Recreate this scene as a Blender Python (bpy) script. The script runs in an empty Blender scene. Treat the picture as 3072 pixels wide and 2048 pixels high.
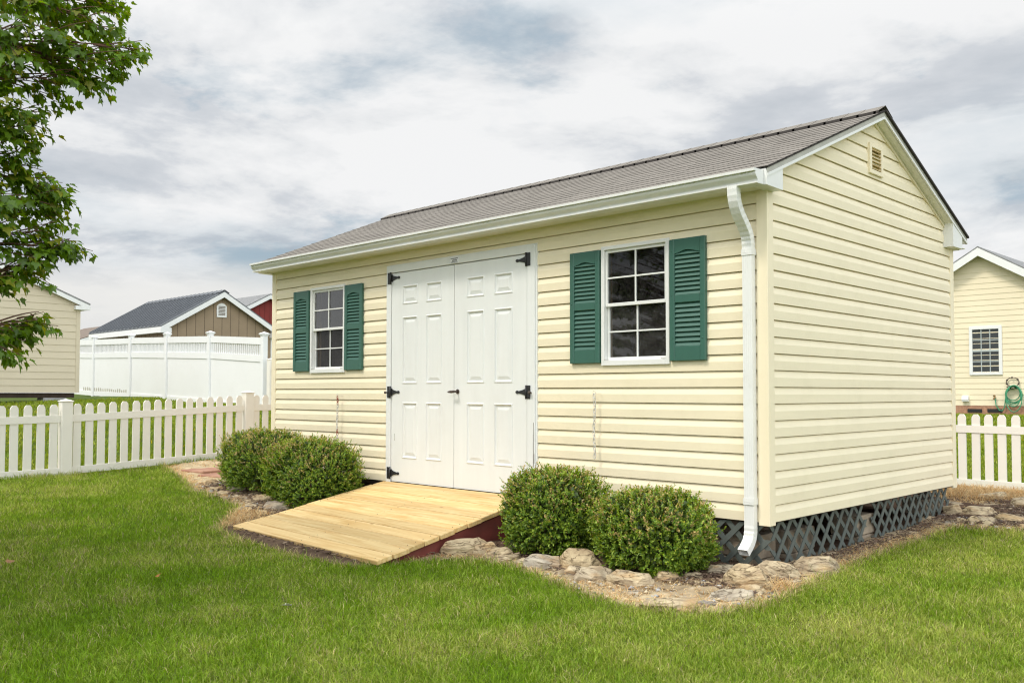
import bpy, bmesh, math, random
import numpy as np
from mathutils import Vector, Matrix, noise as mnoise
random.seed(7); rng = np.random.default_rng(7)
R = math.radians
scene = bpy.context.scene
COL = scene.collection

# ------------------------------------------------------------------ materials
def mat(name, base, rough=.6, var=0.0, vscale=6, bump=0.0, bscale=200, spec=.3, metal=0, stretch=None, col2=None, tint=0.0, dirt=None):
    m = bpy.data.materials.new(name); m.use_nodes = True
    nt = m.node_tree; N = nt.nodes; L = nt.links
    p = N['Principled BSDF']
    p.inputs['Roughness'].default_value = rough
    p.inputs['Specular IOR Level'].default_value = spec
    p.inputs['Metallic'].default_value = metal
    c = (*base, 1)
    p.inputs['Base Color'].default_value = c
    tc = N.new('ShaderNodeTexCoord'); mp = N.new('ShaderNodeMapping')
    L.new(tc.outputs['Object'], mp.inputs['Vector'])
    if stretch: mp.inputs['Scale'].default_value = stretch
    sock = None
    if var > 0 or col2:
        n = N.new('ShaderNodeTexNoise'); n.inputs['Scale'].default_value = vscale; n.inputs['Detail'].default_value = 6
        n.inputs['Roughness'].default_value = .6
        L.new(mp.outputs[0], n.inputs['Vector'])
        r = N.new('ShaderNodeValToRGB')
        if col2:
            r.color_ramp.elements[0].color = (*col2, 1); r.color_ramp.elements[1].color = c
            r.color_ramp.elements[0].position = .38; r.color_ramp.elements[1].position = .62
        else:
            r.color_ramp.elements[0].color = (*[x * (1 - var) for x in base], 1)
            r.color_ramp.elements[1].color = (*[min(1, x * (1 + var)) for x in base], 1)
            r.color_ramp.elements[0].position = .3; r.color_ramp.elements[1].position = .7
        L.new(n.outputs['Fac'], r.inputs[0]); sock = r.outputs[0]
    if dirt:
        n = N.new('ShaderNodeTexNoise'); n.inputs['Scale'].default_value = dirt[1]; n.inputs['Detail'].default_value = 9; n.inputs['Roughness'].default_value = .72
        L.new(tc.outputs['Object'], n.inputs['Vector'])
        mr = N.new('ShaderNodeMapRange'); mr.inputs[1].default_value = .5; mr.inputs[2].default_value = .75; mr.inputs[4].default_value = dirt[2]
        L.new(n.outputs['Fac'], mr.inputs[0])
        mx = N.new('ShaderNodeMix'); mx.data_type = 'RGBA'
        L.new(mr.outputs[0], mx.inputs[0])
        if sock: L.new(sock, mx.inputs[6])
        else: mx.inputs[6].default_value = c
        mx.inputs[7].default_value = (*dirt[0], 1); sock = mx.outputs[2]
    if tint > 0:
        a = N.new('ShaderNodeAttribute'); a.attribute_name = 'tint'
        mr = N.new('ShaderNodeMapRange'); mr.inputs[3].default_value = 1 - tint; mr.inputs[4].default_value = 1 + tint
        L.new(a.outputs['Fac'], mr.inputs[0])
        mx = N.new('ShaderNodeMix'); mx.data_type = 'RGBA'; mx.blend_type = 'MULTIPLY'; mx.inputs[0].default_value = 1
        if sock: L.new(sock, mx.inputs[6])
        else: mx.inputs[6].default_value = c
        cv = N.new('ShaderNodeCombineColor'); [L.new(mr.outputs[0], cv.inputs[i]) for i in range(3)]
        L.new(cv.outputs[0], mx.inputs[7]); sock = mx.outputs[2]
    if sock: L.new(sock, p.inputs['Base Color'])
    if bump > 0:
        n = N.new('ShaderNodeTexNoise'); n.inputs['Scale'].default_value = bscale; n.inputs['Detail'].default_value = 5
        L.new(mp.outputs[0], n.inputs['Vector'])
        b = N.new('ShaderNodeBump'); b.inputs['Strength'].default_value = bump; b.inputs['Distance'].default_value = .01
        L.new(n.outputs['Fac'], b.inputs['Height']); L.new(b.outputs[0], p.inputs['Normal'])
    return m

def leafmat(name, rough=.45, transl=.35, gloss=.06, patch=None):
    m = bpy.data.materials.new(name); m.use_nodes = True
    nt = m.node_tree; N = nt.nodes; L = nt.links; N.clear()
    out = N.new('ShaderNodeOutputMaterial')
    a = N.new('ShaderNodeAttribute'); a.attribute_name = 'Col'
    d = N.new('ShaderNodeBsdfDiffuse'); t = N.new('ShaderNodeBsdfTranslucent'); g = N.new('ShaderNodeBsdfGlossy')
    g.inputs['Roughness'].default_value = rough; g.inputs['Color'].default_value = (.9, .95, 1, 1)
    csock = a.outputs['Color']
    L.new(csock, d.inputs[0])
    hs = N.new('ShaderNodeHueSaturation'); hs.inputs['Saturation'].default_value = 1.15; hs.inputs['Value'].default_value = 1.5; hs.inputs['Hue'].default_value = .485
    L.new(csock, hs.inputs['Color']); L.new(hs.outputs[0], t.inputs[0])
    m1 = N.new('ShaderNodeMixShader'); m1.inputs[0].default_value = transl; L.new(d.outputs[0], m1.inputs[1]); L.new(t.outputs[0], m1.inputs[2])
    m2 = N.new('ShaderNodeMixShader'); m2.inputs[0].default_value = gloss; L.new(m1.outputs[0], m2.inputs[1]); L.new(g.outputs[0], m2.inputs[2])
    L.new(m2.outputs[0], out.inputs[0])
    return m

def glassmat(name, film=.0, refl=1.0):
    m = bpy.data.materials.new(name); m.use_nodes = True
    nt = m.node_tree; N = nt.nodes; L = nt.links; N.clear()
    out = N.new('ShaderNodeOutputMaterial')
    t = N.new('ShaderNodeBsdfTransparent'); t.inputs[0].default_value = (.72, .74, .73, 1)
    g = N.new('ShaderNodeBsdfGlossy'); g.inputs['Roughness'].default_value = .02; g.inputs[0].default_value = (.95, .97, 1, 1)
    f = N.new('ShaderNodeFresnel'); f.inputs[0].default_value = 1.5
    mu = N.new('ShaderNodeMath'); mu.operation = 'MULTIPLY'; mu.inputs[1].default_value = 1.5 * refl; mu.use_clamp = True
    L.new(f.outputs[0], mu.inputs[0])
    mx = N.new('ShaderNodeMixShader'); L.new(mu.outputs[0], mx.inputs[0]); L.new(t.outputs[0], mx.inputs[1]); L.new(g.outputs[0], mx.inputs[2])
    d = N.new('ShaderNodeBsdfDiffuse'); d.inputs[0].default_value = (.22, .21, .2, 1)
    n = N.new('ShaderNodeTexNoise'); n.inputs['Scale'].default_value = 18; n.inputs['Detail'].default_value = 8; n.inputs['Roughness'].default_value = .75
    tc = N.new('ShaderNodeTexCoord'); L.new(tc.outputs['Object'], n.inputs[0])
    mr = N.new('ShaderNodeMapRange'); mr.inputs[1].default_value = .4; mr.inputs[2].default_value = .8; mr.inputs[3].default_value = film; mr.inputs[4].default_value = film + .18
    L.new(n.outputs['Fac'], mr.inputs[0])
    m2 = N.new('ShaderNodeMixShader'); L.new(mr.outputs[0], m2.inputs[0]); L.new(mx.outputs[0], m2.inputs[1]); L.new(d.outputs[0], m2.inputs[2])
    L.new(m2.outputs[0], out.inputs[0])
    return m

M = {}
M['vinyl'] = mat('cream_vinyl', (.86, .765, .56), .5, .03, 1.3, .12, 120, .35, stretch=(1, 1, 9), dirt=((.52, .45, .27), 3.2, .16))
M['vinyl_trim'] = mat('cream_trim', (.85, .753, .55), .5, .03, 2, .04, 90, .35, dirt=((.5, .44, .27), 4, .14))
M['tan_vinyl'] = mat('tan_vinyl', (.62, .54, .40), .55, .04, 1.0)
M['yellow_board'] = mat('yellow_board', (.83, .73, .53), .6, .04, .8)
M['white_door'] = mat('white_door', (.765, .775, .76), .42, .03, 2.5, .05, 60, .4, stretch=(3, 1, .4), dirt=((.55, .5, .42), 2.2, .12))
M['white_metal'] = mat('white_metal', (.79, .79, .765), .36, .05, 3, .03, 40, .5, dirt=((.45, .46, .40), 6, .28))
M['white_vinyl'] = mat('white_vinyl', (.80, .80, .79), .45, .03, 2, 0, 0, .4)
M['picket'] = mat('picket_vinyl', (.84, .80, .725), .5, .04, 2.5, .03, 60, .35, dirt=((.5, .45, .36), 2.5, .22))
M['privacy'] = mat('privacy_vinyl', (.84, .84, .84), .45, .02, 1, 0, 0, .4, dirt=((.5, .46, .38), 1.2, .10))
M['soffit'] = mat('soffit_vinyl', (.78, .77, .68), .5, .05, 3, dirt=((.4, .38, .25), 5, .2))
M['green'] = mat('green_shutter', (.042, .122, .092), .42, .08, 5, .05, 150, .45, stretch=(1, 1, .2))
M['iron'] = mat('black_iron', (.02, .02, .022), .45, .2, 20, .1, 80, .5)
M['rust_iron'] = mat('rust_iron', (.07, .05, .04), .5, .3, 30, 0, 0, .4)
M['shingle'] = mat('shingle', (.235, .213, .187), .95, .16, 90, .4, 350, .12, tint=.11, dirt=((.18, .16, .15), 1.2, .15))
M['shingle_edge'] = mat('shingle_edge', (.06, .053, .05), .95, .2, 60)
M['drip'] = mat('drip_edge', (.42, .41, .36), .5, .12, 8, 0, 0, .4)
M['dark_wood'] = mat('dark_wood', (.055, .038, .028), .85, .3, 8, .2, 60)
M['stud'] = mat('stud_wood', (.36, .23, .12), .8, .15, 6, 0, 0, .2, stretch=(6, 6, .6))
M['red_paint'] = mat('red_paint', (.17, .042, .034), .7, .22, 5, .1, 60, .3, dirt=((.08, .05, .04), 6, .5))
M['lattice'] = mat('lattice_vinyl', (.098, .113, .102), .55, .12, 4, .08, 90, .35, dirt=((.06, .06, .05), 5, .45))
M['concrete'] = mat('concrete', (.33, .27, .2), .95, .2, 12, .4, 90, .2, dirt=((.18, .13, .09), 4, .6))
M['tan_board'] = mat('tan_board', (.30, .225, .15), .75, .08, 2)
M['groove'] = mat('groove', (.13, .095, .065), .8)
M['metal_roof'] = mat('metal_roof', (.13, .138, .15), .38, .06, 2, 0, 0, .5, metal=.2)
M['red_board'] = mat('red_board', (.22, .035, .03), .7, .12, 2)
M['gray_shingle'] = mat('gray_shingle', (.22, .22, .22), .95, .3, 12)
M['brown_shingle'] = mat('brown_shingle', (.19, .15, .12), .95, .25, 10)
M['brick'] = mat('brick', (.40, .22, .14), .9, .25, 14, .2, 40)
M['dark_glass'] = mat('dark_glass', (.045, .05, .055), .25, .2, 3, 0, 0, .5)
M['blind'] = mat('blind', (.056, .061, .066), .5)
M['hose'] = mat('hose_green', (.06, .30, .16), .45, .1, 10, 0, 0, .5)
M['brass'] = mat('brass', (.30, .18, .07), .45, .1, 20, 0, 0, .5, metal=.5)
M['paver'] = mat('paver', (.36, .19, .13), .95, .25, 6, .3, 60, .2, dirt=((.40, .28, .19), 3, .7))
M['chain_white'] = mat('chain_white', (.62, .60, .55), .4, .15, 30, 0, 0, .5)
M['chain_red'] = mat('chain_red', (.30, .05, .03), .6, .3, 30)
M['sticker'] = mat('sticker', (.80, .80, .82), .4)
M['ink'] = mat('ink', (.03, .03, .035), .6)
M['orange'] = mat('orange_plastic', (.45, .10, .05), .5, .1, 8)
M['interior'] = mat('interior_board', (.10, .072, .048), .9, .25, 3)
M['bark'] = mat('maple_bark', (.11, .085, .065), .9, .3, 9, .6, 40)
M['twig'] = mat('twig_bark', (.14, .075, .05), .8, .2, 20)
M['glass'] = glassmat('glass', .0, .55); M['glass_sky'] = glassmat('glass_sky', .03, 1.5); M['glass_screen'] = glassmat('glass_screen', .07, .35)
M['leaf_maple'] = leafmat('maple_leaf', .4, .42, .03)
M['leaf_box'] = leafmat('boxwood_leaf', .45, .3, .03)
M['grass'] = leafmat('grass_blade', .5, .33, .012)
M['straw'] = leafmat('straw', .6, .25, .02)
M['mulchm'] = leafmat('mulch_chip', .8, .0, .01)

def rockmat():
    m = bpy.data.materials.new('slate_stone'); m.use_nodes = True
    nt = m.node_tree; N = nt.nodes; L = nt.links; p = N['Principled BSDF']; p.inputs['Roughness'].default_value = .85; p.inputs['Specular IOR Level'].default_value = .25
    tc = N.new('ShaderNodeTexCoord'); a = N.new('ShaderNodeAttribute'); a.attribute_type = 'OBJECT'; a.attribute_name = 'tone'
    n = N.new('ShaderNodeTexNoise'); n.inputs['Scale'].default_value = 7; n.inputs['Detail'].default_value = 9; n.inputs['Roughness'].default_value = .65; n.inputs['Distortion'].default_value = .6
    mp = N.new('ShaderNodeMapping'); mp.inputs['Scale'].default_value = (1, 1, 3.4); mp.inputs['Rotation'].default_value = (.35, .3, 0); L.new(tc.outputs['Object'], mp.inputs[0])
    oi = N.new('ShaderNodeObjectInfo'); va = N.new('ShaderNodeVectorMath'); va.operation = 'ADD'; L.new(mp.outputs[0], va.inputs[0]); L.new(oi.outputs['Location'], va.inputs[1])
    L.new(va.outputs[0], n.inputs['Vector'])
    r = N.new('ShaderNodeValToRGB'); e = r.color_ramp.elements
    e[0].position = .30; e[0].color = (.12, .095, .07, 1); e[1].position = .70; e[1].color = (.66, .53, .33, 1)
    x = e.new(.42); x.color = (.36, .27, .165, 1); x = e.new(.55); x.color = (.50, .40, .25, 1)
    L.new(n.outputs['Fac'], r.inputs[0])
    r2 = N.new('ShaderNodeValToRGB'); e = r2.color_ramp.elements
    e[0].position = .3; e[0].color = (.10, .10, .105, 1); e[1].position = .75; e[1].color = (.47, .45, .42, 1)
    L.new(n.outputs['Fac'], r2.inputs[0])
    mx = N.new('ShaderNodeMix'); mx.data_type = 'RGBA'; L.new(a.outputs['Fac'], mx.inputs[0]); L.new(r.outputs[0], mx.inputs[6]); L.new(r2.outputs[0], mx.inputs[7])
    # rust patches
    n2 = N.new('ShaderNodeTexNoise'); n2.inputs['Scale'].default_value = 5; n2.inputs['Detail'].default_value = 4; L.new(va.outputs[0], n2.inputs['Vector'])
    mr = N.new('ShaderNodeMapRange'); mr.inputs[1].default_value = .53; mr.inputs[2].default_value = .68; mr.inputs[4].default_value = .6; L.new(n2.outputs['Fac'], mr.inputs[0])
    mx2 = N.new('ShaderNodeMix'); mx2.data_type = 'RGBA'; L.new(mr.outputs[0], mx2.inputs[0]); L.new(mx.outputs[2], mx2.inputs[6]); mx2.inputs[7].default_value = (.40, .24, .10, 1)
    n4 = N.new('ShaderNodeTexNoise'); n4.inputs['Scale'].default_value = 5.5; n4.inputs['Detail'].default_value = 5; n4.inputs['Distortion'].default_value = .4; L.new(va.outputs[0], n4.inputs['Vector'])
    r4 = N.new('ShaderNodeValToRGB'); e = r4.color_ramp.elements; e[0].position = .455; e[0].color = (1, 1, 1, 1); e[1].position = .505; e[1].color = (1, 1, 1, 1); x = e.new(.48); x.color = (.30, .27, .24, 1)
    L.new(n4.outputs['Fac'], r4.inputs[0])
    mx3 = N.new('ShaderNodeMix'); mx3.data_type = 'RGBA'; mx3.blend_type = 'MULTIPLY'; mx3.inputs[0].default_value = 1; L.new(mx2.outputs[2], mx3.inputs[6]); L.new(r4.outputs[0], mx3.inputs[7])
    L.new(mx3.outputs[2], p.inputs['Base Color'])
    b = N.new('ShaderNodeBump'); b.inputs['Strength'].default_value = .7; b.inputs['Distance'].default_value = .02
    n3 = N.new('ShaderNodeTexNoise'); n3.inputs['Scale'].default_value = 22; n3.inputs['Detail'].default_value = 8; L.new(va.outputs[0], n3.inputs['Vector'])
    L.new(n3.outputs['Fac'], b.inputs['Height']); L.new(b.outputs[0], p.inputs['Normal'])
    return m
M['rock'] = rockmat()

def pinemat():
    m = bpy.data.materials.new('pine_boards'); m.use_nodes = True
    nt = m.node_tree; N = nt.nodes; L = nt.links; p = N['Principled BSDF']; p.inputs['Roughness'].default_value = .62; p.inputs['Specular IOR Level'].default_value = .25
    tc = N.new('ShaderNodeTexCoord'); a = N.new('ShaderNodeAttribute'); a.attribute_name = 'tint'
    cx = N.new('ShaderNodeCombineXYZ'); mu = N.new('ShaderNodeMath'); mu.operation = 'MULTIPLY'; mu.inputs[1].default_value = 37; L.new(a.outputs['Fac'], mu.inputs[0]); L.new(mu.outputs[0], cx.inputs[0]); L.new(mu.outputs[0], cx.inputs[2])
    va = N.new('ShaderNodeVectorMath'); va.operation = 'ADD'; L.new(tc.outputs['Object'], va.inputs[0]); L.new(cx.outputs[0], va.inputs[1])
    mp = N.new('ShaderNodeMapping'); mp.inputs['Scale'].default_value = (1.1, 16, 16); L.new(va.outputs[0], mp.inputs[0])
    n = N.new('ShaderNodeTexNoise'); n.inputs['Scale'].default_value = 1.6; n.inputs['Detail'].default_value = 5; n.inputs['Distortion'].default_value = 1.2; L.new(mp.outputs[0], n.inputs[0])
    r = N.new('ShaderNodeValToRGB'); e = r.color_ramp.elements
    e[0].position = .3; e[0].color = (.60, .375, .14, 1); e[1].position = .68; e[1].color = (.78, .585, .29, 1)
    L.new(n.outputs['Fac'], r.inputs[0])
    # knots
    mp2 = N.new('ShaderNodeMapping'); mp2.inputs['Scale'].default_value = (2.2, 6, 1); L.new(va.outputs[0], mp2.inputs[0])
    v = N.new('ShaderNodeTexVoronoi'); v.inputs['Scale'].default_value = 1.25; L.new(mp2.outputs[0], v.inputs[0])
    mr = N.new('ShaderNodeMapRange'); mr.inputs[1].default_value = .035; mr.inputs[2].default_value = .09; mr.inputs[3].default_value = .85; mr.inputs[4].default_value = 0; L.new(v.outputs['Distance'], mr.inputs[0])
    mx = N.new('ShaderNodeMix'); mx.data_type = 'RGBA'; L.new(mr.outputs[0], mx.inputs[0]); L.new(r.outputs[0], mx.inputs[6]); mx.inputs[7].default_value = (.26, .13, .05, 1)
    br = N.new('ShaderNodeMapRange'); br.inputs[3].default_value = .82; br.inputs[4].default_value = 1.1; L.new(a.outputs['Fac'], br.inputs[0])
    cc = N.new('ShaderNodeCombineColor'); [L.new(br.outputs[0], cc.inputs[i]) for i in range(3)]
    mm = N.new('ShaderNodeMix'); mm.data_type = 'RGBA'; mm.blend_type = 'MULTIPLY'; mm.inputs[0].default_value = 1; L.new(mx.outputs[2], mm.inputs[6]); L.new(cc.outputs[0], mm.inputs[7])
    L.new(mm.outputs[2], p.inputs['Base Color'])
    b = N.new('ShaderNodeBump'); b.inputs['Strength'].default_value = .2; b.inputs['Distance'].default_value = .004; L.new(n.outputs['Fac'], b.inputs['Height']); L.new(b.outputs[0], p.inputs['Normal'])
    return m
M['pine'] = pinemat()

# ------------------------------------------------------------------ mesh helpers
class MB:
    def __init__(s): s.v = []; s.f = []; s.t = []; s.mi = []; s.sm = []
    def face(s, pts, tint=.5, mi=0, smooth=False):
        n = len(s.v); s.v += [tuple(p) for p in pts]; s.f.append(tuple(range(n, n + len(pts)))); s.t.append(tint); s.mi.append(mi); s.sm.append(smooth)
    def mesh(s, vs, fs, tint=.5, mi=0, smooth=False):
        n = len(s.v); s.v += [tuple(p) for p in vs]
        for f in fs: s.f.append(tuple(i + n for i in f)); s.t.append(tint); s.mi.append(mi); s.sm.append(smooth)
    def box(s, x0, x1, y0, y1, z0, z1, tint=.5, mi=0, mtx=None, bev=0.0):
        if bev > 0:
            b = min(bev, (x1 - x0) * .4, (y1 - y0) * .4, (z1 - z0) * .4)
            vs = []; 
            for sx in (0, 1):
                for sy in (0, 1):
                    for sz in (0, 1):
                        X = (x0, x1)[sx]; Y = (y0, y1)[sy]; Z = (z0, z1)[sz]; dx = b * (1 - 2 * sx); dy = b * (1 - 2 * sy); dz = b * (1 - 2 * sz)
                        vs += [(X, Y + dy, Z + dz), (X + dx, Y, Z + dz), (X + dx, Y + dy, Z)]
            I = lambda sx, sy, sz, k: (sx * 4 + sy * 2 + sz) * 3 + k
            fs = []
            fs += [(I(0,0,0,0), I(0,0,1,0), I(0,1,1,0), I(0,1,0,0)), (I(1,0,0,0), I(1,1,0,0), I(1,1,1,0), I(1,0,1,0))]
            fs += [(I(0,0,0,1), I(1,0,0,1), I(1,0,1,1), I(0,0,1,1)), (I(0,1,0,1), I(0,1,1,1), I(1,1,1,1), I(1,1,0,1))]
            fs += [(I(0,0,0,2), I(0,1,0,2), I(1,1,0,2), I(1,0,0,2)), (I(0,0,1,2), I(1,0,1,2), I(1,1,1,2), I(0,1,1,2))]
            for a in (0, 1):
                for c in (0, 1):
                    fs.append((I(a,c,0,0), I(a,c,1,0), I(a,c,1,1), I(a,c,0,1)))
                    fs.append((I(a,0,c,0), I(a,1,c,0), I(a,1,c,2), I(a,0,c,2)))
                    fs.append((I(0,a,c,1), I(1,a,c,1), I(1,a,c,2), I(0,a,c,2)))
                    for d in (0, 1): fs.append((I(a,c,d,0), I(a,c,d,1), I(a,c,d,2)))
        else:
            vs = [(x, y, z) for x in (x0, x1) for y in (y0, y1) for z in (z0, z1)]
            fs = [(0, 1, 3, 2), (4, 6, 7, 5), (0, 4, 5, 1), (2, 3, 7, 6), (0, 2, 6, 4), (1, 5, 7, 3)]
        if mtx is not None: vs = [mtx @ Vector(p) for p in vs]
        s.mesh(vs, fs, tint, mi)
    def prism(s, poly, axis, a, b, tint=.5, mi=0, smooth=False):
        """poly: 2D points in the two remaining axes (in xyz order); extruded along axis from a to b"""
        def P(q, t):
            q = list(q); q.insert(axis, t); return tuple(q)
        n = len(poly); vs = [P(q, a) for q in poly] + [P(q, b) for q in poly]
        s.mesh(vs, [tuple(range(n))[::-1], tuple(range(n, 2 * n))], tint, mi)
        s.mesh(vs, [(i, (i + 1) % n, n + (i + 1) % n, n + i) for i in range(n)], tint, mi, smooth)
    def tube(s, pts, rad, seg=8, tint=.5, mi=0, closed=False, cap=True):
        pts = [Vector(p) for p in pts]; n = len(pts); rads = rad if hasattr(rad, '__len__') else [rad] * n
        rings = []; up = Vector((0, 0, 1)); prev = None
        for i, p in enumerate(pts):
            if closed: d = pts[(i + 1) % n] - pts[i - 1]
            else: d = pts[min(i + 1, n - 1)] - pts[max(i - 1, 0)]
            d.normalize()
            if prev is None:
                a = d.cross(up)
                if a.length < .05: a = d.cross(Vector((1, 0, 0)))
            else: a = prev - d * prev.dot(d)
            a.normalize(); prev = a; b = d.cross(a)
            rings.append([p + (a * math.cos(2 * math.pi * k / seg) + b * math.sin(2 * math.pi * k / seg)) * rads[i] for k in range(seg)])
        vs = [v for r in rings for v in r]; fs = []
        for i in range(n if closed else n - 1):
            j = (i + 1) % n
            for k in range(seg): fs.append((i * seg + k, i * seg + (k + 1) % seg, j * seg + (k + 1) % seg, j * seg + k))
        s.mesh(vs, fs, tint, mi, True)
        if cap and not closed:
            s.mesh(rings[0][::-1], [tuple(range(seg))], tint, mi); s.mesh(rings[-1], [tuple(range(seg))], tint, mi)
    def ball(s, c, r, tint=.5, mi=0, seg=10):
        vs = []; fs = []; rr = r if hasattr(r, '__len__') else (r, r, r)
        for i in range(seg // 2 + 1):
            th = math.pi * i / (seg // 2)
            for k in range(seg):
                ph = 2 * math.pi * k / seg
                vs.append((c[0] + rr[0] * math.sin(th) * math.cos(ph), c[1] + rr[1] * math.sin(th) * math.sin(ph), c[2] + rr[2] * math.cos(th)))
        for i in range(seg // 2):
            for k in range(seg): fs.append((i * seg + k, (i + 1) * seg + k, (i + 1) * seg + (k + 1) % seg, i * seg + (k + 1) % seg))
        s.mesh(vs, fs, tint, mi, True)
    def build(s, name, m, parent=None, fixn=True):
        me = bpy.data.meshes.new(name); me.from_pydata(s.v, [], s.f)
        for mm in (m if isinstance(m, (list, tuple)) else [m]): me.materials.append(mm)
        at = me.attributes.new('tint', 'FLOAT', 'FACE'); at.data.foreach_set('value', s.t)
        me.polygons.foreach_set('material_index', s.mi); me.polygons.foreach_set('use_smooth', s.sm)
        if fixn:
            bm = bmesh.new(); bm.from_mesh(me); bmesh.ops.remove_doubles(bm, verts=bm.verts, dist=1e-5)
            bmesh.ops.recalc_face_normals(bm, faces=bm.faces); bm.to_mesh(me); bm.free()
        me.update()
        o = bpy.data.objects.new(name, me); COL.objects.link(o)
        if parent: o.parent = parent
        return o
def tag(o, label=None, cat=None, group=None, kind=None):
    if label: o['label'] = label
    if cat: o['category'] = cat
    if group: o['group'] = group
    if kind: o['kind'] = kind
    return o
def empty(name, loc, label, cat, group=None, rz=0):
    o = bpy.data.objects.new(name, None); COL.objects.link(o); o.location = loc; o.rotation_euler = (0, 0, rz); o.empty_display_size = .2
    return tag(o, label, cat, group)
def copy_tree(o, parent=None):
    c = o.copy(); COL.objects.link(c)
    if parent: c.parent = parent
    for ch in list(o.children): copy_tree(ch, c)
    return c
def rawmesh(name, V, F4=None, F3=None, col=None, m=None, parent=None, smooth=False):
    """numpy arrays: V (n,3), F4 (k,4), F3 (k,3), col (n,3)"""
    me = bpy.data.meshes.new(name)
    n4 = 0 if F4 is None else len(F4); n3 = 0 if F3 is None else len(F3)
    me.vertices.add(len(V)); me.vertices.foreach_set('co', np.ascontiguousarray(V, dtype=np.float32).ravel())
    idx = np.concatenate([x.ravel() for x in (F4, F3) if x is not None]).astype(np.int32)
    me.loops.add(len(idx)); me.loops.foreach_set('vertex_index', idx)
    ls = np.concatenate([np.arange(n4) * 4, n4 * 4 + np.arange(n3) * 3]).astype(np.int32)
    me.polygons.add(n4 + n3); me.polygons.foreach_set('loop_start', ls)
    if smooth: me.polygons.foreach_set('use_smooth', np.ones(n4 + n3, dtype=bool))
    if col is not None:
        a = me.attributes.new('Col', 'FLOAT_COLOR', 'POINT')
        a.data.foreach_set('color', np.concatenate([col, np.ones((len(col), 1))], 1).astype(np.float32).ravel())
    me.update(calc_edges=True)
    if m: me.materials.append(m)
    o = bpy.data.objects.new(name, me); COL.objects.link(o)
    if parent: o.parent = parent
    return o

# ------------------------------------------------------------------ camera
CX, CY, CZ, YAW, PITCH, ROLL, FPX, SY = 3.0518, -5.5681, .867, .775, .0353, .001, 2728.95, 57.16
c_, s_ = math.cos(YAW), math.sin(YAW); cp, sp = math.cos(PITCH), math.sin(PITCH); cr, sr = math.cos(ROLL), math.sin(ROLL)
fwd = Vector((-s_, c_, 0)); rgt = Vector((c_, s_, 0)); up = Vector((0, 0, 1))
f2 = fwd * cp + up * sp; u2 = up * cp - fwd * sp
r3 = rgt * cr + u2 * sr; u3 = u2 * cr - rgt * sr
cam = bpy.data.cameras.new('camera'); co = bpy.data.objects.new('camera', cam); COL.objects.link(co)
mw = Matrix((( r3.x, u3.x, -f2.x, CX), (r3.y, u3.y, -f2.y, CY), (r3.z, u3.z, -f2.z, CZ), (0, 0, 0, 1)))
co.matrix_world = mw
cam.sensor_width = 36; cam.sensor_fit = 'HORIZONTAL'; cam.lens = FPX / 3072 * 36; cam.shift_y = SY / 3072; cam.clip_end = 2000; cam.clip_start = .05
cam.dof.use_dof = True; cam.dof.focus_distance = 7.6; cam.dof.aperture_fstop = 5.0
scene.camera = co
CAM = Vector((CX, CY, CZ))
def at(u, v, Z):           # photo pixel and depth along the view -> point in the world
    return CAM + (r3 * ((u - 1536) / FPX) - u3 * ((v - 1024 - SY) / FPX) + f2) * Z

# ------------------------------------------------------------------ ground
CP = np.array([(3,-6,-.62),(0,-6,-.58),(-4,-6,-.5),(6,-2,-.5),(6,3,-.4),(3,0,-.42),(0.3,-.3,-.34),(0.3,1.7,-.33),(.3,3.5,-.27),(-1,-1.5,-.37),(-2,-1.7,-.368),(-3.1,-1.7,-.348),(-4.1,-1.7,-.325),(-4,-.3,-.27),(-6.2,-.3,-.15),(-6.3,-2,-.2),(-8.58,-1.45,-.15),(-8.58,1,-.04),(-8.5,-4,-.2),(-13,1,.3),(-18.8,2.4,.65),(-18,5.9,.56),(-24,5.9,.76),(-.7,5.9,-.25),(-8.5,5.9,.1),(-6,23,.22),(3,12,0),(-30,10,.8),(-18,-6,.5),(8,10,-.2),(-10,-8,0.1)])
def Gn(x, y):
    x = np.asarray(x, float); y = np.asarray(y, float); num = np.zeros_like(x); den = np.zeros_like(x)
    for a, b, z in CP:
        w = 1 / ((a - x) ** 2 + (b - y) ** 2 + .35) ** 1.5; num += w * z; den += w
    return num / den
def G(x, y): return float(Gn(x, y))
_ph = rng.uniform(0, 6.28, (24, 2)); _dr = rng.uniform(0, 6.28, 24)
def vnoise(x, y, s, k0=0):
    r = np.zeros_like(np.asarray(x, float))
    for k in range(6):
        a = _dr[(k0 + k) % 24]; f = s * (1 + .45 * k)
        r += np.sin((x * math.cos(a) + y * math.sin(a)) * f + _ph[(k0 + k) % 24, 0]) * np.sin((x * math.sin(a * 1.7) - y * math.cos(a * 1.7)) * f * .8 + _ph[(k0 + k) % 24, 1])
    return r / 2.2
EDGE = [(-8.45, -.25), (-7.92, -0.38), (-6.83, -0.74), (-6.05, -1.03), (-5.53, -1.03), (-5.08, -1.04), (-4.76, -1.30), (-4.52, -1.50), (-4.28, -1.70), (-3.9, -1.80), (-3.26, -1.84), (-2.7, -1.84), (-2.25, -1.76), (-2.14, -1.48), (-2.05, -1.18), (-1.82, -0.96), (-1.48, -0.94), (-1.03, -1.09), (-0.6, -1.24), (-0.3, -1.34), (-0.05, -1.36), (0.14, -1.26), (0.33, -1.17), (0.41, -0.97), (0.43, -0.67), (0.35, -0.17), (0.28, 0.42), (0.26, 0.93), (0.25, 1.53), (0.24, 2.2), (0.28, 2.67), (0.78, 2.8), (1.6, 2.95), (2.6, 3.3), (2.6, 5.7), (-8.45, 5.7)]
BED = np.array(EDGE)
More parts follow.
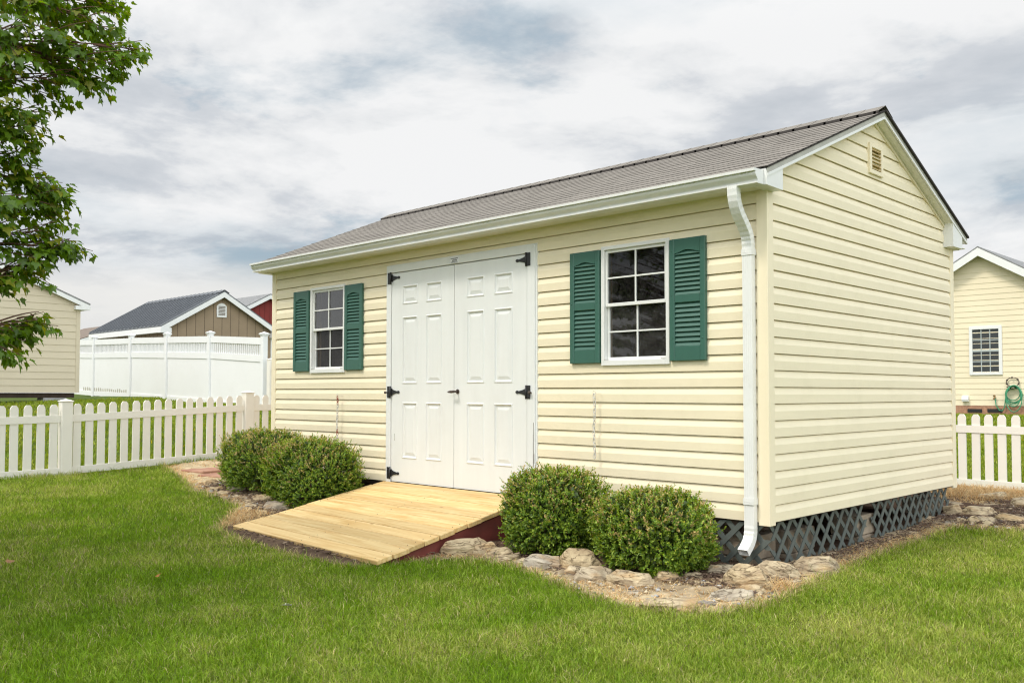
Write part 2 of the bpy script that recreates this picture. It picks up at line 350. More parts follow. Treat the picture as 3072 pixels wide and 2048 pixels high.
def inpoly(x, y, P):
    x = np.asarray(x); y = np.asarray(y); r = np.zeros(x.shape, bool); n = len(P); j = n - 1
    for i in range(n):
        xi, yi = P[i]; xj, yj = P[j]
        c = ((yi > y) != (yj > y)) & (x < (xj - xi) * (y - yi) / (yj - yi + 1e-12) + xi)
        r ^= c; j = i
    return r
def edgedist(x, y):
    d = np.full(np.shape(x), 1e9)
    for i in range(len(BED) - 3):
        a = BED[i]; b = BED[i + 1]; ab = b - a; t = np.clip(((x - a[0]) * ab[0] + (y - a[1]) * ab[1]) / (ab @ ab), 0, 1)
        d = np.minimum(d, np.hypot(x - a[0] - t * ab[0], y - a[1] - t * ab[1]))
    return d

def axis_vals(lo, hi, step, far, n):
    inner = np.arange(lo, hi + 1e-6, step); g = np.geomspace(step * 2, far, n)
    return np.concatenate([lo - g[::-1], inner, hi + g])
gx = axis_vals(-10, 4, .25, 600, 34); gy = axis_vals(-8, 8, .25, 600, 34)
XX, YY = np.meshgrid(gx, gy, indexing='ij'); ZZ = Gn(XX, YY)
nx, ny = XX.shape; ids = np.arange(nx * ny).reshape(nx, ny)
F = np.stack([ids[:-1, :-1], ids[1:, :-1], ids[1:, 1:], ids[:-1, 1:]], -1).reshape(-1, 4)
M['lawn_soil'] = mat('lawn_soil', (.075, .11, .018), .95, .3, 1.6, .5, 30, .1, dirt=((.09, .085, .035), 2.5, .5))
lawn = rawmesh('lawn', np.stack([XX, YY, ZZ], -1).reshape(-1, 3), F, None, None, M['lawn_soil'], smooth=True)
tag(lawn, 'green lawn rising gently towards the neighbouring yards', 'lawn', kind='structure')

# garden bed sheet
st = .05
bx = np.arange(-8.5, 2.7, st); by = np.arange(-1.9, 5.8, st)
BX, BY = np.meshgrid(bx, by, indexing='ij')
bz = Gn(BX, BY) + .014 + .014 * vnoise(BX, BY, 7, 3) + .007 * vnoise(BX, BY, 23, 9) + .012
cx_, cy_ = BX[:-1, :-1] + st / 2, BY[:-1, :-1] + st / 2
ins = inpoly(cx_, cy_, BED)
ids = np.arange(BX.size).reshape(BX.shape)
F = np.stack([ids[:-1, :-1], ids[1:, :-1], ids[1:, 1:], ids[:-1, 1:]], -1)[ins]
used = np.unique(F); remap = np.full(BX.size, -1); remap[used] = np.arange(len(used))
ed = edgedist(BX, BY)
bz = bz - .028 * np.clip(1 - ed / .13, 0, 1)
strawf = np.clip(1.05 - ed / np.where((BX > -2.2) & (BX < -.8), .17, .30) + .3 * vnoise(BX, BY, 5, 5), 0, 1)
strawf = np.where((BX > -1.0) & (BY < -.45), np.clip(strawf + .55 * np.clip((BX + 1.0), 0, 1), 0, 1), strawf)
strawf = np.where((BX > -.05) & (BY > .2) & (BY < 3.0), .42 + .2 * vnoise(BX, BY, 6, 2), strawf)
strawf = np.where((BX < -4.1) & (BX > -6.5), strawf * .75, strawf)
strawf = np.where(BX < -6.3, .85, strawf)
strawf = np.where((BX > -4.25) & (BX < -2.1) & (BY < -1.55), .06, strawf)
c0 = np.array([.105, .068, .048]); c1 = np.array([.52, .42, .27])
bc = c0 + (c1 - c0) * np.clip(strawf, 0, 1)[..., None]; bc *= (1 + .25 * vnoise(BX, BY, 30, 7))[..., None]
bedm = leafmat('bed_soil', .9, 0, .0)
bed = rawmesh('garden_bed', np.stack([BX, BY, bz], -1).reshape(-1, 3)[used], remap[F], None, bc.reshape(-1, 3)[used], bedm, smooth=True)
tag(bed, 'curved garden bed of brown mulch and pale dry soil around the shed', 'garden bed', kind='structure')

# ------------------------------------------------------------------ the shed
Lx, W, E_ = 6.2412, 3.509, .1136
ZS = 2.2479                     # soffit
OX = .0999; RY = 1.755; RZ = 3.150; EY = -.1634; EZ = 2.3545
SL = (RZ - EZ) / (RY - EY)
def roofz(y): return RZ - abs(y - RY) * SL
shed = empty('storage_shed', (0, 0, 0), 'cream vinyl-sided storage shed with brown shingle roof, white double doors and green shutters', 'shed')

PROF = [(-.014, .0), (.0160, .0004), (.0172, .062), (.0055, .100), (.0035, .1076), (-.014, .1082), (-.014, E_ + .0002)]
def siding(mb, place, u0, u1, z0, ncourse, e, prof, ztop=99, openings=()):
    """place(u,out,z)->xyz; u0,u1 functions of z"""
    for k in range(ncourse):
        zb = z0 + k * e; t = random.random()
        zs = sorted({zb, min(zb + e + .004, ztop)} | {z for o in openings for z in o[2:] if zb < z < zb + e})
        for za, zc in zip(zs[:-1], zs[1:]):
            if zc - za < 1e-4: continue
            zm = (za + zc) / 2; ops = sorted([(o[0], o[1]) for o in openings if o[2] < zm < o[3]])
            for (oa, da), (ob, db) in zip(prof[:-1], prof[1:]):
                a, b = zb + da, zb + db
                if b <= za - 1e-6 or a >= zc + 1e-6: continue
                a2, b2 = max(a, za), min(b, zc)
                if b - a > 1e-6:
                    oa2 = oa + (ob - oa) * (a2 - a) / (b - a); ob2 = oa + (ob - oa) * (b2 - a) / (b - a)
                else: oa2, ob2 = oa, ob
                segs = []; cur = None
                L0, R0 = u0(a2), u1(a2)
                cuts = [c for o in ops for c in o]; 
                pts = [None] + cuts + [None]
                for i in range(0, len(pts), 2):
                    la = u0(a2) if pts[i] is None else pts[i]; lb = u0(b2) if pts[i] is None else pts[i]
                    ra = u1(a2) if pts[i + 1] is None else pts[i + 1]; rb = u1(b2) if pts[i + 1] is None else pts[i + 1]
                    if ra - la < .001 and rb - lb < .001: continue
                    mb.face([place(la, oa2, a2), place(ra, oa2, a2), place(rb, ob2, b2), place(lb, ob2, b2)], t)
DO = (-4.10, -2.105, -.02, 2.105)
WL = (-5.455, -4.815, 1.076, 2.001); WR = (-1.400, -.765, 1.076, 2.003)
OPEN = [DO, WL, WR]
mb = MB()
siding(mb, lambda u, o, z: (u, -o, z), lambda z: -Lx + .03, lambda z: -.03, 0, 20, E_, PROF, ZS, OPEN)
mb.build('front_wall', M['vinyl'], shed, False)
mb = MB()
def g0(z): return .03 if z < ZS else max(.03, RY - (RZ - .06 - z) / SL)
def g1(z): return W - .03 if z < ZS else min(W - .03, RY + (RZ - .06 - z) / SL)
siding(mb, lambda u, o, z: (o, u, z), g0, g1, 0, 28, E_, PROF, 3.088)
mb.build('gable_wall', M['vinyl'], shed, False)
mb = MB()
siding(mb, lambda u, o, z: (-Lx - o, W - u, z), lambda z: W - g1(z), lambda z: W - g0(z), 0, 28, E_, PROF, 3.088)
siding(mb, lambda u, o, z: (-u, W + o, z), lambda z: .03, lambda z: Lx - .03, 0, 20, E_, PROF, ZS)
mb.build('rear_wall', M['vinyl'], shed, False)
# inner faces of the walls (seen through the windows) and floor with skids
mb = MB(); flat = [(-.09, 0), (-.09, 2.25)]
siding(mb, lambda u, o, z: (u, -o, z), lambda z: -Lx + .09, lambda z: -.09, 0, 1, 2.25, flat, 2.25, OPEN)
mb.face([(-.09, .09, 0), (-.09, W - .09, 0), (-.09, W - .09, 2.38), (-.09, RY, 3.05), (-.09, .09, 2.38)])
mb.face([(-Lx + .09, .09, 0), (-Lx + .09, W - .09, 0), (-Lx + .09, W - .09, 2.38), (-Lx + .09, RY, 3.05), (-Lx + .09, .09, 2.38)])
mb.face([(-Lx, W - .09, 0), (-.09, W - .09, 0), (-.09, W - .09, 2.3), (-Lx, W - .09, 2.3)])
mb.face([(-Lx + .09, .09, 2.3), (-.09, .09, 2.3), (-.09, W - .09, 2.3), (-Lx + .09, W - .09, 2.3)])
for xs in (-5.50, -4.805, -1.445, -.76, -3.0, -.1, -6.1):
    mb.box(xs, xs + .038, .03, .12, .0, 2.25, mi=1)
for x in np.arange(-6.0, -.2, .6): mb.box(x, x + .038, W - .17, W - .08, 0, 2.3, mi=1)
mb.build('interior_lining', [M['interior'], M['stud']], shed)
mb = MB(); mb.box(-Lx + .01, -.01, .01, W - .01, -.012, .0)
for y in (.04, 1.1, 2.35, 3.38): mb.box(-Lx + .1, -.22, y, y + .09, -.10, -.012)
mb.box(-Lx + .02, -.02, .012, .035, -.045, -.012)
mb.build('floor_frame', M['dark_wood'], shed)
# corner posts
def corner(x, y, sx, sy):
    mb = MB(); w = .063; th = .021
    xa, xb = sorted((x - sx * w, x + sx * th)); ya, yb = sorted((y + sy * th, y + sy * .001))
    mb.box(xa, xb, ya, yb, -.022, ZS - .005, bev=.003)
    ya, yb = sorted((y - sy * w, y + sy * .0005)); xa, xb = sorted((x + sx * .001, x + sx * th - sx * .0005))
    mb.box(xa, xb, ya, yb, -.022, ZS - .005, bev=.003)
    return mb.build('corner_post', M['vinyl_trim'], shed)
corner(0, 0, 1, -1); corner(0, W, 1, 1); corner(-Lx, 0, -1, -1); corner(-Lx, W, -1, 1)
# trim: frieze under soffit
mb = MB(); mb.box(-Lx + .02, -.09, -.016, -.004, ZS - .03, ZS - .006); mb.build('frieze_trim', M['vinyl_trim'], shed)
# soffit, fascia, returns
def one(nm, m, fn):
    b_ = MB(); fn(b_); return b_.build(nm, M[m], shed)
one('soffit', 'soffit', lambda b: b.box(-Lx - .02, OX - .012, EY + .002, .012, ZS - .006, ZS + .003))
one('soffit', 'soffit', lambda b: b.box(-Lx - .02, OX - .012, W - .01, W + .15, ZS - .006, ZS + .003))
for sx, x0 in ((1, 0), (-1, -Lx)):
    for s in (-1, 1):
        ye = EY + .01 if s < 0 else W - EY - .01
        xa, xb = sorted((x0 + sx * .004, x0 + sx * (OX - .006)))
        one('rake_soffit', 'soffit', lambda b: b.prism([(ye, roofz(ye) - .066), (RY, RZ - .066), (RY, RZ - .060), (ye, roofz(ye) - .060)], 0, xa, xb))
one('fascia', 'white_metal', lambda b: b.box(-Lx - OX + .004, OX - .004, EY - .004, EY + .014, ZS - .012, EZ - .012))
one('fascia', 'white_metal', lambda b: b.box(-Lx - OX + .004, OX - .004, W + .03, W + .045, ZS - .012, roofz(W + .03) - .025))
for x0, x1 in ((-.002, OX), (-Lx - OX, -Lx + .002)):
    one('cornice_return', 'white_metal', lambda b: b.prism([(EY - .002, ZS - .014), (.052, ZS - .018), (.052, roofz(.052) - .05), (EY - .002, EZ - .03)], 0, x0, x1))
    one('cornice_return', 'white_metal', lambda b: b.prism([(W - .21, ZS - .018), (W + .03, ZS - .018), (W + .03, roofz(W + .03) - .05), (W - .21, roofz(W - .21) - .05)], 0, x0, x1))
for sx, x0 in ((1, 0), (-1, -Lx)):
    for s in (-1, 1):
        ye = EY if s < 0 else W - EY
        def band(nm, m, lo, hi, o0, o1, y2=None):
            b_ = MB(); xa, xb = sorted((x0 + sx * o0, x0 + sx * o1)); y2 = ye if y2 is None else y2
            b_.prism([(y2, roofz(y2) - lo), (RY, RZ - lo), (RY, RZ - hi), (y2, roofz(y2) - hi)], 0, xa, xb); b_.build(nm, M[m], shed)
        band('rake_trim', 'white_metal', .046, .066, OX - .014, OX + .005)
        band('drip_edge', 'drip', .010, .046, OX - .02, OX + .001)
        band('shingle_edge', 'shingle_edge', -.006 if s > 0 else .002, .010, OX - .01, OX + (.021 if s > 0 else .007))
        band('gable_channel', 'vinyl_trim', .067, .095, .002, .024, .06 if s < 0 else W - .06)
# roof deck and shingles
roof_bm = MB()
roof_bm.prism([(EY, EZ - .018), (RY, RZ - .018), (W - EY, EZ - .018), (W - EY, EZ - .004), (RY, RZ - .004), (EY, EZ - .004)], 0, -Lx - OX, OX, mi=1)
sl_len = math.hypot(RY - EY, RZ - EZ); ca, sa = (RY - EY) / sl_len, (RZ - EZ) / sl_len
ncr = 16; ex = sl_len / ncr
for side in (0, 1):
    for k in range(ncr):
        s0 = k * ex - (.012 if k == 0 else .0); s1 = (k + 1) * ex + .02
        x = -Lx - OX - .006 - random.random() * .0; base = random.random() * .25
        while x < OX + .012:
            w = random.choice((.12, .15, .17, .2, .24, .3)); x1 = min(x + w, OX + .012); hb = .0070 + random.uniform(-.0006, .0012); dr = random.choice((0, 0, 0, 0, .003))
            def P(xx, s, h):
                y = EY + s * ca - h * sa; z = EZ + s * sa + h * ca
                return (xx, y if side == 0 else W - y, z)
            a, b, c, d = P(x, s0 - dr, hb), P(x1 - .0015, s0 - dr, hb), P(x1 - .0015, s1, .0035), P(x, s1, .0035)
            t = min(1, max(0, base + random.gauss(.4, .16)))
            roof_bm.face([a, b, c, d], t); 
            roof_bm.face([P(x, s0 - dr, .0), P(x1 - .0015, s0 - dr, .0), b, a], 0, 1)
            roof_bm.face([P(x, s0 - dr, .0), a, d, P(x, s1, 0)], 0, 1); roof_bm.face([P(x1 - .0015, s0 - dr, 0), P(x1 - .0015, s1, 0), c, b], 0, 1)
            x = x1
roof = roof_bm.build('roof', [M['shingle'], M['shingle_edge']], shed, False)
mb = MB(); x = -Lx - OX - .01
while x < OX + .008:
    x1 = min(x + .14, OX + .012); h0, h1 = .040, .043; hw = .14; t = random.uniform(.2, .8)
    def rp(xx, q, h): return (xx, RY + q, RZ + h - abs(q) * SL - (0.004 if q else 0))
    for s in (-1, 1):
        mb.face([rp(x - .02, 0, h0), rp(x1, 0, h1), rp(x1, s * hw, h1 - .008), rp(x - .02, s * hw, h0 - .008)], t)
        mb.face([rp(x1, 0, h1), rp(x1, s * hw, h1 - .008), rp(x1, s * hw, h1 - .014), rp(x1, 0, h1 - .006)], 0, 1)
        mb.face([rp(x - .02, s * hw, h0 - .008), rp(x1, s * hw, h1 - .008), rp(x1, s * hw, -.002), rp(x - .02, s * hw, -.002)], 0, 1)
    x = x1
mb.build('ridge_cap', [M['shingle'], M['shingle_edge']], shed, False)

# gutters
def gutter(ysign, y0, xa, xb):
    mb = MB(); s = ysign
    pr = [(0, .095), (0, .0), (.080, -.002), (.088, .0), (.088, .011), (.078, .015), (.079, .022), (.092, .033), (.106, .047), (.111, .058), (.108, .068), (.104, .072), (.127, .0735), (.128, .091), (.115, .092), (.115, .084), (.122, .082), (.122, .077), (.1, .075), (.106, .058), (.102, .049), (.088, .036), (.075, .023), (.074, .012), (.076, .003), (.004, .004), (.004, .095)]
    poly = [(y0 + s * a, ZS - .012 + b) for a, b in pr]
    n = len(poly)
    vs = [(xa, *p) for p in poly] + [(xb, *p) for p in poly]
    mb.mesh(vs, [(i, i + 1, n + i + 1, n + i) for i in range(n - 1)])
    outer = poly[:15]
    for xx in (xa + .001, xb - .001): mb.face([(xx, *p) for p in outer])
    return mb.build('gutter', M['white_metal'], shed)
gutter(-1, EY - .004, -6.30, .080); gutter(1, W + .046, -Lx, .04)

# downspout
ds = []
path = [(-.232, 2.245), (-.232, 2.20), (-.230, 2.165), (-.222, 2.13), (-.205, 2.095), (-.182, 2.06), (-.155, 2.03), (-.128, 2.0), (-.102, 1.968), (-.083, 1.935), (-.072, 1.90), (-.068, 1.86), (-.066, 1.2), (-.066, .4), (-.066, -.02), (-.067, -.06), (-.074, -.095), (-.090, -.125), (-.112, -.150), (-.138, -.172), (-.165, -.192)]
path = [(a + .020 * min(1, max(0, (2.2 - b) / .25)), b) for a, b in path]
mb = MB(); hw = .035; hd = .025; rings = []; DX = -.106
def prof_ring(c, tdir, grow):
    n2 = (tdir[1], -tdir[0])    # in yz plane, perpendicular
    pts = []
    K = 9
    for i in range(K + 1):
        q = -hw + 2 * hw * i / K; rib = .0013 if i % 2 else 0
        pts.append((q, -hd - grow + rib))
    for i in range(1, 5): pts.append((hw + grow, -hd + 2 * hd * i / 5))
    for i in range(K + 1):
        q = hw - 2 * hw * i / K; pts.append((q, hd + grow))
    for i in range(1, 5): pts.append((-hw - grow, hd - 2 * hd * i / 5))
    return [(DX + a, c[0] + n2[0] * b, c[1] + n2[1] * b) for a, b in pts]
npath = []
for i in range(len(path) - 1):
    a, b = path[i], path[i + 1]; npath.append((a, 0)); 
    if math.hypot(a[0] - b[0], a[1] - b[1]) < .06:
        npath.append((((a[0] + b[0]) / 2, (a[1] + b[1]) / 2), .0022))
npath.append((path[-1], 0))
for i, (p, gr) in enumerate(npath):
    a = npath[max(0, i - 1)][0]; b = npath[min(len(npath) - 1, i + 1)][0]; d = (b[0] - a[0], b[1] - a[1]); l = math.hypot(*d); d = (d[0] / l, d[1] / l)
    rings.append(prof_ring(p, (-d[0], -d[1]), gr))
n = len(rings[0]); vs = [q for r in rings for q in r]
mb.mesh(vs, [(i * n + k, i * n + (k + 1) % n, (i + 1) * n + (k + 1) % n, (i + 1) * n + k) for i in range(len(rings) - 1) for k in range(n)])
spout = mb.build('downspout', M['white_metal'], shed)
for z in (1.80, .118):
    mb = MB(); x0, x1 = DX - hw - .004, DX + hw + .004; yc_ = -.046
    mb.box(x0, x1, yc_ - hd - .006, yc_ - hd - .002, z, z + .042); mb.box(x0, x0 + .003, yc_ - hd - .002, -.014, z, z + .042); mb.box(x1 - .003, x1 + .001, yc_ - hd - .002, -.014, z, z + .042)
    for q in (-.026, -.009, .011, .027): mb.box(DX + q - .0025, DX + q + .0025, yc_ - hd - .0085, yc_ - hd - .006, z + .016, z + .022)
    mb.build('strap', M['white_metal'], spout)

# gable vent
v = MB(); y0, y1, z0, z1 = 1.628, 1.882, 2.637, 2.885; fo = .036
for a in ((y0, y0 + .035, z0, z1), (y1 - .035, y1, z0, z1), (y0 + .035, y1 - .035, z0, z0 + .035), (y0 + .035, y1 - .035, z1 - .035, z1)): v.box(.004, fo, *a, bev=.003)
v.box(-.03, .001, y0 + .03, y1 - .03, z0 + .03, z1 - .03, mi=1)
vent = v.build('gable_vent', [M['vinyl_trim'], mat('vent_mesh', (.20, .145, .06), .8)], shed)
v = MB()
for i in range(6):
    z = z0 + .04 + i * .0305
    v.prism([(.004, z + .010), (.034, z), (.034, z + .004), (.004, z + .014)], 1, y0 + .036, y1 - .036)
v.build('louvers', mat('vent_louver', (.55, .42, .21), .6), vent)

# doors
df = MB(); x0, x1, zt = DO[0], DO[1], DO[3]
df.box(x0, -4.036, -.034, .05, -.005, zt, bev=.003); df.box(-2.200 + .006, x1, -.034, .05, -.005, zt, bev=.003); df.box(-4.036, -2.194, -.0335, .05, 2.040, zt - .0005, bev=.003)
df.box(x0 - .018, x0, -.022, -.004, -.005, zt + .012); df.box(x1, x1 + .018, -.022, -.004, -.005, zt + .012); df.box(x0, x1, -.022, -.004, zt, zt + .012)
df.box(-4.036, -2.194, .03, .05, -.02, 2.04, mi=1)
dframe = df.build('door_frame', [M['white_door'], M['dark_wood']], shed)
st_ = MB(); st_.box(-3.163, -3.043, -.0365, -.034, 2.045, 2.098)
stick = st_.build('sticker', M['sticker'], dframe)
tx = MB()
for (a, b, z, h) in ((.010, .110, .041, .006), (.040, .082, .034, .003), (.030, .094, .022, .008), (.022, .100, .012, .004), (.012, .108, .005, .0025)):
    x = a
    while x < b: 
        w = random.uniform(.003, .008); tx.box(-3.163 + x, -3.163 + min(b, x + w), -.0375, -.0365, 2.045 + z, 2.045 + z + h); x += w + random.uniform(.0012, .003)
tx.build('printing', M['ink'], stick)

def door_leaf(xl, zb=.006, w=.909, zt=2.033):
    mb = MB(); yf = -.024
    px = [(.168, .392), (.518, .742)]; pz = [(.236, .775), (.952, 1.60), (1.720, 1.902)]
    xs = [0] + [q for p in px for q in p] + [w]; zs = [zb] + [q for p in pz for q in p] + [zt]
    for i in range(len(xs) - 1):
        for j in range(len(zs) - 1):
            if i % 2 == 1 and j % 2 == 1:
                a, b, c, d = xs[i], xs[i + 1], zs[j], zs[j + 1]; prev = None
                for ins_, dep in ((0, 0), (.004, -.005), (.010, -.006), (.014, .004), (.022, .009), (.026, .009), (.054, .0015), (.055, .0005)):
                    ring = [(xl + a + ins_, yf + dep, c + ins_), (xl + b - ins_, yf + dep, c + ins_), (xl + b - ins_, yf + dep, d - ins_), (xl + a + ins_, yf + dep, d - ins_)]
                    if prev: 
                        for k in range(4): mb.face([prev[k], prev[(k + 1) % 4], ring[(k + 1) % 4], ring[k]])
                    prev = ring
                mb.face(prev)
            else: mb.face([(xl + xs[i], yf, zs[j]), (xl + xs[i + 1], yf, zs[j]), (xl + xs[i + 1], yf, zs[j + 1]), (xl + xs[i], yf, zs[j + 1])])
    mb.face([(xl, yf, zb), (xl, .02, zb), (xl, .02, zt), (xl, yf, zt)]); mb.face([(xl + w, yf, zb), (xl + w, .02, zb), (xl + w, .02, zt), (xl + w, yf, zt)])
    mb.face([(xl, yf, zb), (xl + w, yf, zb), (xl + w, .02, zb), (xl, .02, zb)]); mb.face([(xl, yf, zt), (xl + w, yf, zt), (xl + w, .02, zt), (xl, .02, zt)])
    return mb.build('door', M['white_door'], shed)
dl = door_leaf(-4.0285); dr_ = door_leaf(-3.1125)
def hinge(parent, x, z, s, bolt):
    mb = MB(); y = -.034; q = lambda *a: a
    prof = [(0, .030), (.006, .036), (.016, .034), (.024, .026), (.045, .019), (.085, .010), (.098, .009), (.106, .013), (.118, .013), (.128, .007), (.131, 0)]
    poly = [(x + s * a, z + b) for a, b in prof] + [(x + s * a, z - b) for a, b in prof[::-1][1:]]
    mb.prism(poly, 1, -.031, -.0245)
    xa, xb = sorted((x - s * .002, x - s * .048))
    mb.box(xa, xb, -.040, -.0345, z - .056, z + .056, bev=.003)
    mb.tube([(x, -.0395, z - .058), (x, -.0395, z + .058)], .008, 8)
    for dz in (-.035, .035): mb.ball((x - s * .03, -.041, z + dz), (.006, .003, .006), seg=8)
    for dx in (.03, .07, .112): mb.ball((x + s * dx, -.032, z), (.005, .003, .005), seg=8)
    h = mb.build('hinge', M['iron'], parent)
    if bolt:
        b = MB(); b.tube([(x - s * .055, -.03, z - .004), (x - s * .055, -.052, z - .004)], .007, 8); b.ball((x - s * .055, -.058, z - .004), (.014, .01, .014), seg=10)
        b.build('bolt', M['rust_iron'], h)
for z, b in ((1.988, 0), (.872, 1), (.086, 0)):
    hinge(dl, -4.033, z, 1, b); hinge(dr_, -2.2, z, -1, b)
hb = MB(); hb.tube([(-3.064, -.022, .877), (-3.064, -.075, .877)], .009, 8); hb.tube([(-3.055, -.078, .877), (-3.09, -.083, .875), (-3.135, -.078, .873)], [.011, .013, .008], 8)
hb.tube([(-3.064, -.024, .877), (-3.064, -.03, .877)], .022, 12); hb.build('handle', M['rust_iron'], dr_)
# worn paint scars on the door frame
sc = MB(); sc.box(-2.122, -2.117, -.0352, -.034, .25, .52); sc.box(-2.119, -2.116, -.0352, -.034, .52, .62); sc.box(-2.112, -2.1095, -.0352, -.034, .28, .36)
sc.build('paint_chip', M['rust_iron'], dframe)
sc = MB(); sc.box(-3.984, -3.977, -.0248, -.0238, .40, .47); sc.build('dent', M['drip'], dl)

# windows
def window(o, sky_refl):
    x0, x1, z0, z1 = o; mb = MB(); yf = -.034; fw = .03
    for a in ((x0, x0 + fw, z0, z1), (x1 - fw, x1, z0, z1), (x0 + fw, x1 - fw, z0, z0 + .042), (x0 + fw, x1 - fw, z1 - fw, z1)): mb.box(a[0], a[1], yf, .05, a[2], a[3], bev=.003)
    root = mb.build('window', M['white_metal'], shed)
    zm = (z0 + z1) / 2 + .005
    def sash(za, zb, y, mr, gm):
        s = MB(); xa, xb = x0 + fw + .001, x1 - fw - .001; b = .02
        s.box(xa, xa + b, y, y + .02, za, zb, bev=.002); s.box(xb - b, xb, y, y + .02, za, zb, bev=.002)
        s.box(xa + b, xb - b, y + .0005, y + .0195, za, za + mr, bev=.002); s.box(xa + b, xb - b, y + .0005, y + .0195, zb - .022, zb, bev=.002)
        xm = (xa + xb) / 2; zc = (za + mr + zb - .022) / 2
        s.box(xm - .006, xm + .006, y + .003, y + .0115, za + mr, zb - .022); s.box(xa + b, xb - b, y + .002, y + .0125, zc - .006, zc + .006)
        so = s.build('sash', M['white_metal'], root)
        g = MB(); g.face([(xa + b, y + .014, za + mr), (xb - b, y + .014, za + mr), (xb - b, y + .014, zb - .022), (xa + b, y + .014, zb - .022)])
        g.build('pane', gm, so)
    sash(zm - .012, z1 - fw - .001, -.016, .026, M['glass_sky'] if sky_refl else M['glass'])  # left upper pane gets boosted reflectance so it shows grey sky
    sash(z0 + .043, zm + .014, .006, .022, M['glass_screen'])
    for a, b in ((x0 + fw + .002, x0 + fw + .04), (x1 - fw - .04, x1 - fw - .002)): t = MB(); t.box(a, b, yf - .004, yf + .004, z0 + .046, z0 + .05); t.build('screen_clip', M['drip'], root)
    return root
window(WL, 1); window(WR, 0)

# shutters
def make_shutter():
    w, h, d = .302, .884, .030; y0 = -.016
    mb = MB()
    mb.box(0, w, y0 - .006, y0 - .001, 0, h)                 # back sheet
    yb = y0 - d; sw = .044
    mb.box(0, sw, yb, y0 - .002, 0, h, bev=.005); mb.box(w - sw, w, yb, y0 - .002, 0, h, bev=.005)
    def rail(z0, z1): mb.box(sw, w - sw, yb + .004, y0 - .0045, z0, z1, bev=.003)
    rail(.0006, .105); rail(.420, .475)
    # arched top rail
    n = 14; a = sw; b = w - sw; pts = []
    for i in range(n + 1):
        t = i / n; e = math.sin(math.pi * t); bumpy = max(0, e) ** 1.6 * .022
        pts.append((a + (b - a) * t, .778 + bumpy))
    for i in range(n):
        mb.prism([(pts[i][0], yb + .004), (pts[i + 1][0], yb + .004), (pts[i + 1][0], y0 - .0045), (pts[i][0], y0 - .0045)], 2, (pts[i][1] + pts[i + 1][1]) / 2, h - .0006)
    for (za, zb) in ((.105, .420), (.475, .800)):
        k = round((zb - za) / .0335); p = (zb - za) / k
        for i in range(k):
            z = za + i * p
            zt = z + p * 1.05
            mb.prism([(yb + .006, z + .002), (yb + .010, z - .001), (y0 - .006, zt - .004), (y0 - .0065, zt)], 0, sw, w - sw)
    o = mb.build('shutter', M['green'], shed)
    for x in (.022, w - .022):
        for z in (.16, .475, .80):
            s = MB(); s.ball((x, yb - .0005, z), (.005, .003, .005), seg=8); s.build('screw', M['green'], o)
    return o
sh = make_shutter(); first = True
for x in (-5.776, -4.805, -1.712, -.755):
    o = sh if first else copy_tree(sh, shed); first = False
    o.location = (x, 0, 1.098)

# hidden shed contents that show through the panes
t = empty('wooden_shelf', (-5.1, 2.7, 0), 'dark wooden shelf unit inside the shed behind the left window', 'shelf')
mb = MB()
for z in (.5, 1.0, 1.42, 1.8): mb = MB(); mb.box(-.8, .5, .0, .4, z, z + .03); mb.build('shelf_board', M['stud'], t)
for x in (-.8, .45): mb = MB(); mb.box(x, x + .05, -.01, .05, 0, 1.85); mb.build('upright', M['stud'], t)
mb = MB(); mb.prism([(0, 0), (.18, 0), (.2, .1), (.12, .2), (0, .13)], 1, 0, .12); o = mb.build('orange_case', M['orange']); o.location = (-1.03, .45, 1.33)
tag(o, 'rusty orange plastic case hanging inside the shed behind the right window', 'case')

# ------------------------------------------------------------------ chains on hooks
def chain(x, z0, z1, reds, label):
    t = empty('hanging_chain', (x, -.014, z0), label, 'chain', 'chains hanging on hooks beside the doors')
    hk = MB(); 
    hk.tube([(.03, .01, 0), (.03, -.03, 0), (.02, -.045, 0), (0, -.05, 0)], .0022, 6)
    ring = [(.012 * math.sin(a) , -.05, .006 + .014 * math.cos(a)) for a in np.linspace(0, 2 * math.pi, 12, endpoint=False)]
    hk.tube(ring, .0022, 6, closed=True); hk.build('hook', M['chain_white'], t)
    pitch = .029; n = int((z0 - z1) / pitch)
    for i in range(n):
        zc = -.02 - i * pitch; pts = []; jx = .004 * math.sin(i * .5)
        for a in np.linspace(0, 2 * math.pi, 12, endpoint=False):
            q = .0095 * math.cos(a); w = .0205 * math.sin(a)
            pts.append((jx + q, -.05, zc + w) if i % 2 == 0 else (jx + .003, -.05 + q, zc + w))
        l = MB(); l.tube(pts, .0034, 6, closed=True)
        l.build('link', M['chain_red'] if i in reds else M['chain_white'], t)
chain(-4.885, .835, .30, {0, 1, 2, 12, 13}, 'white chain with rusty red links hanging from a hook left of the double doors')
chain(-1.445, .862, .355, set(), 'plain white chain hanging from a hook under the right window')

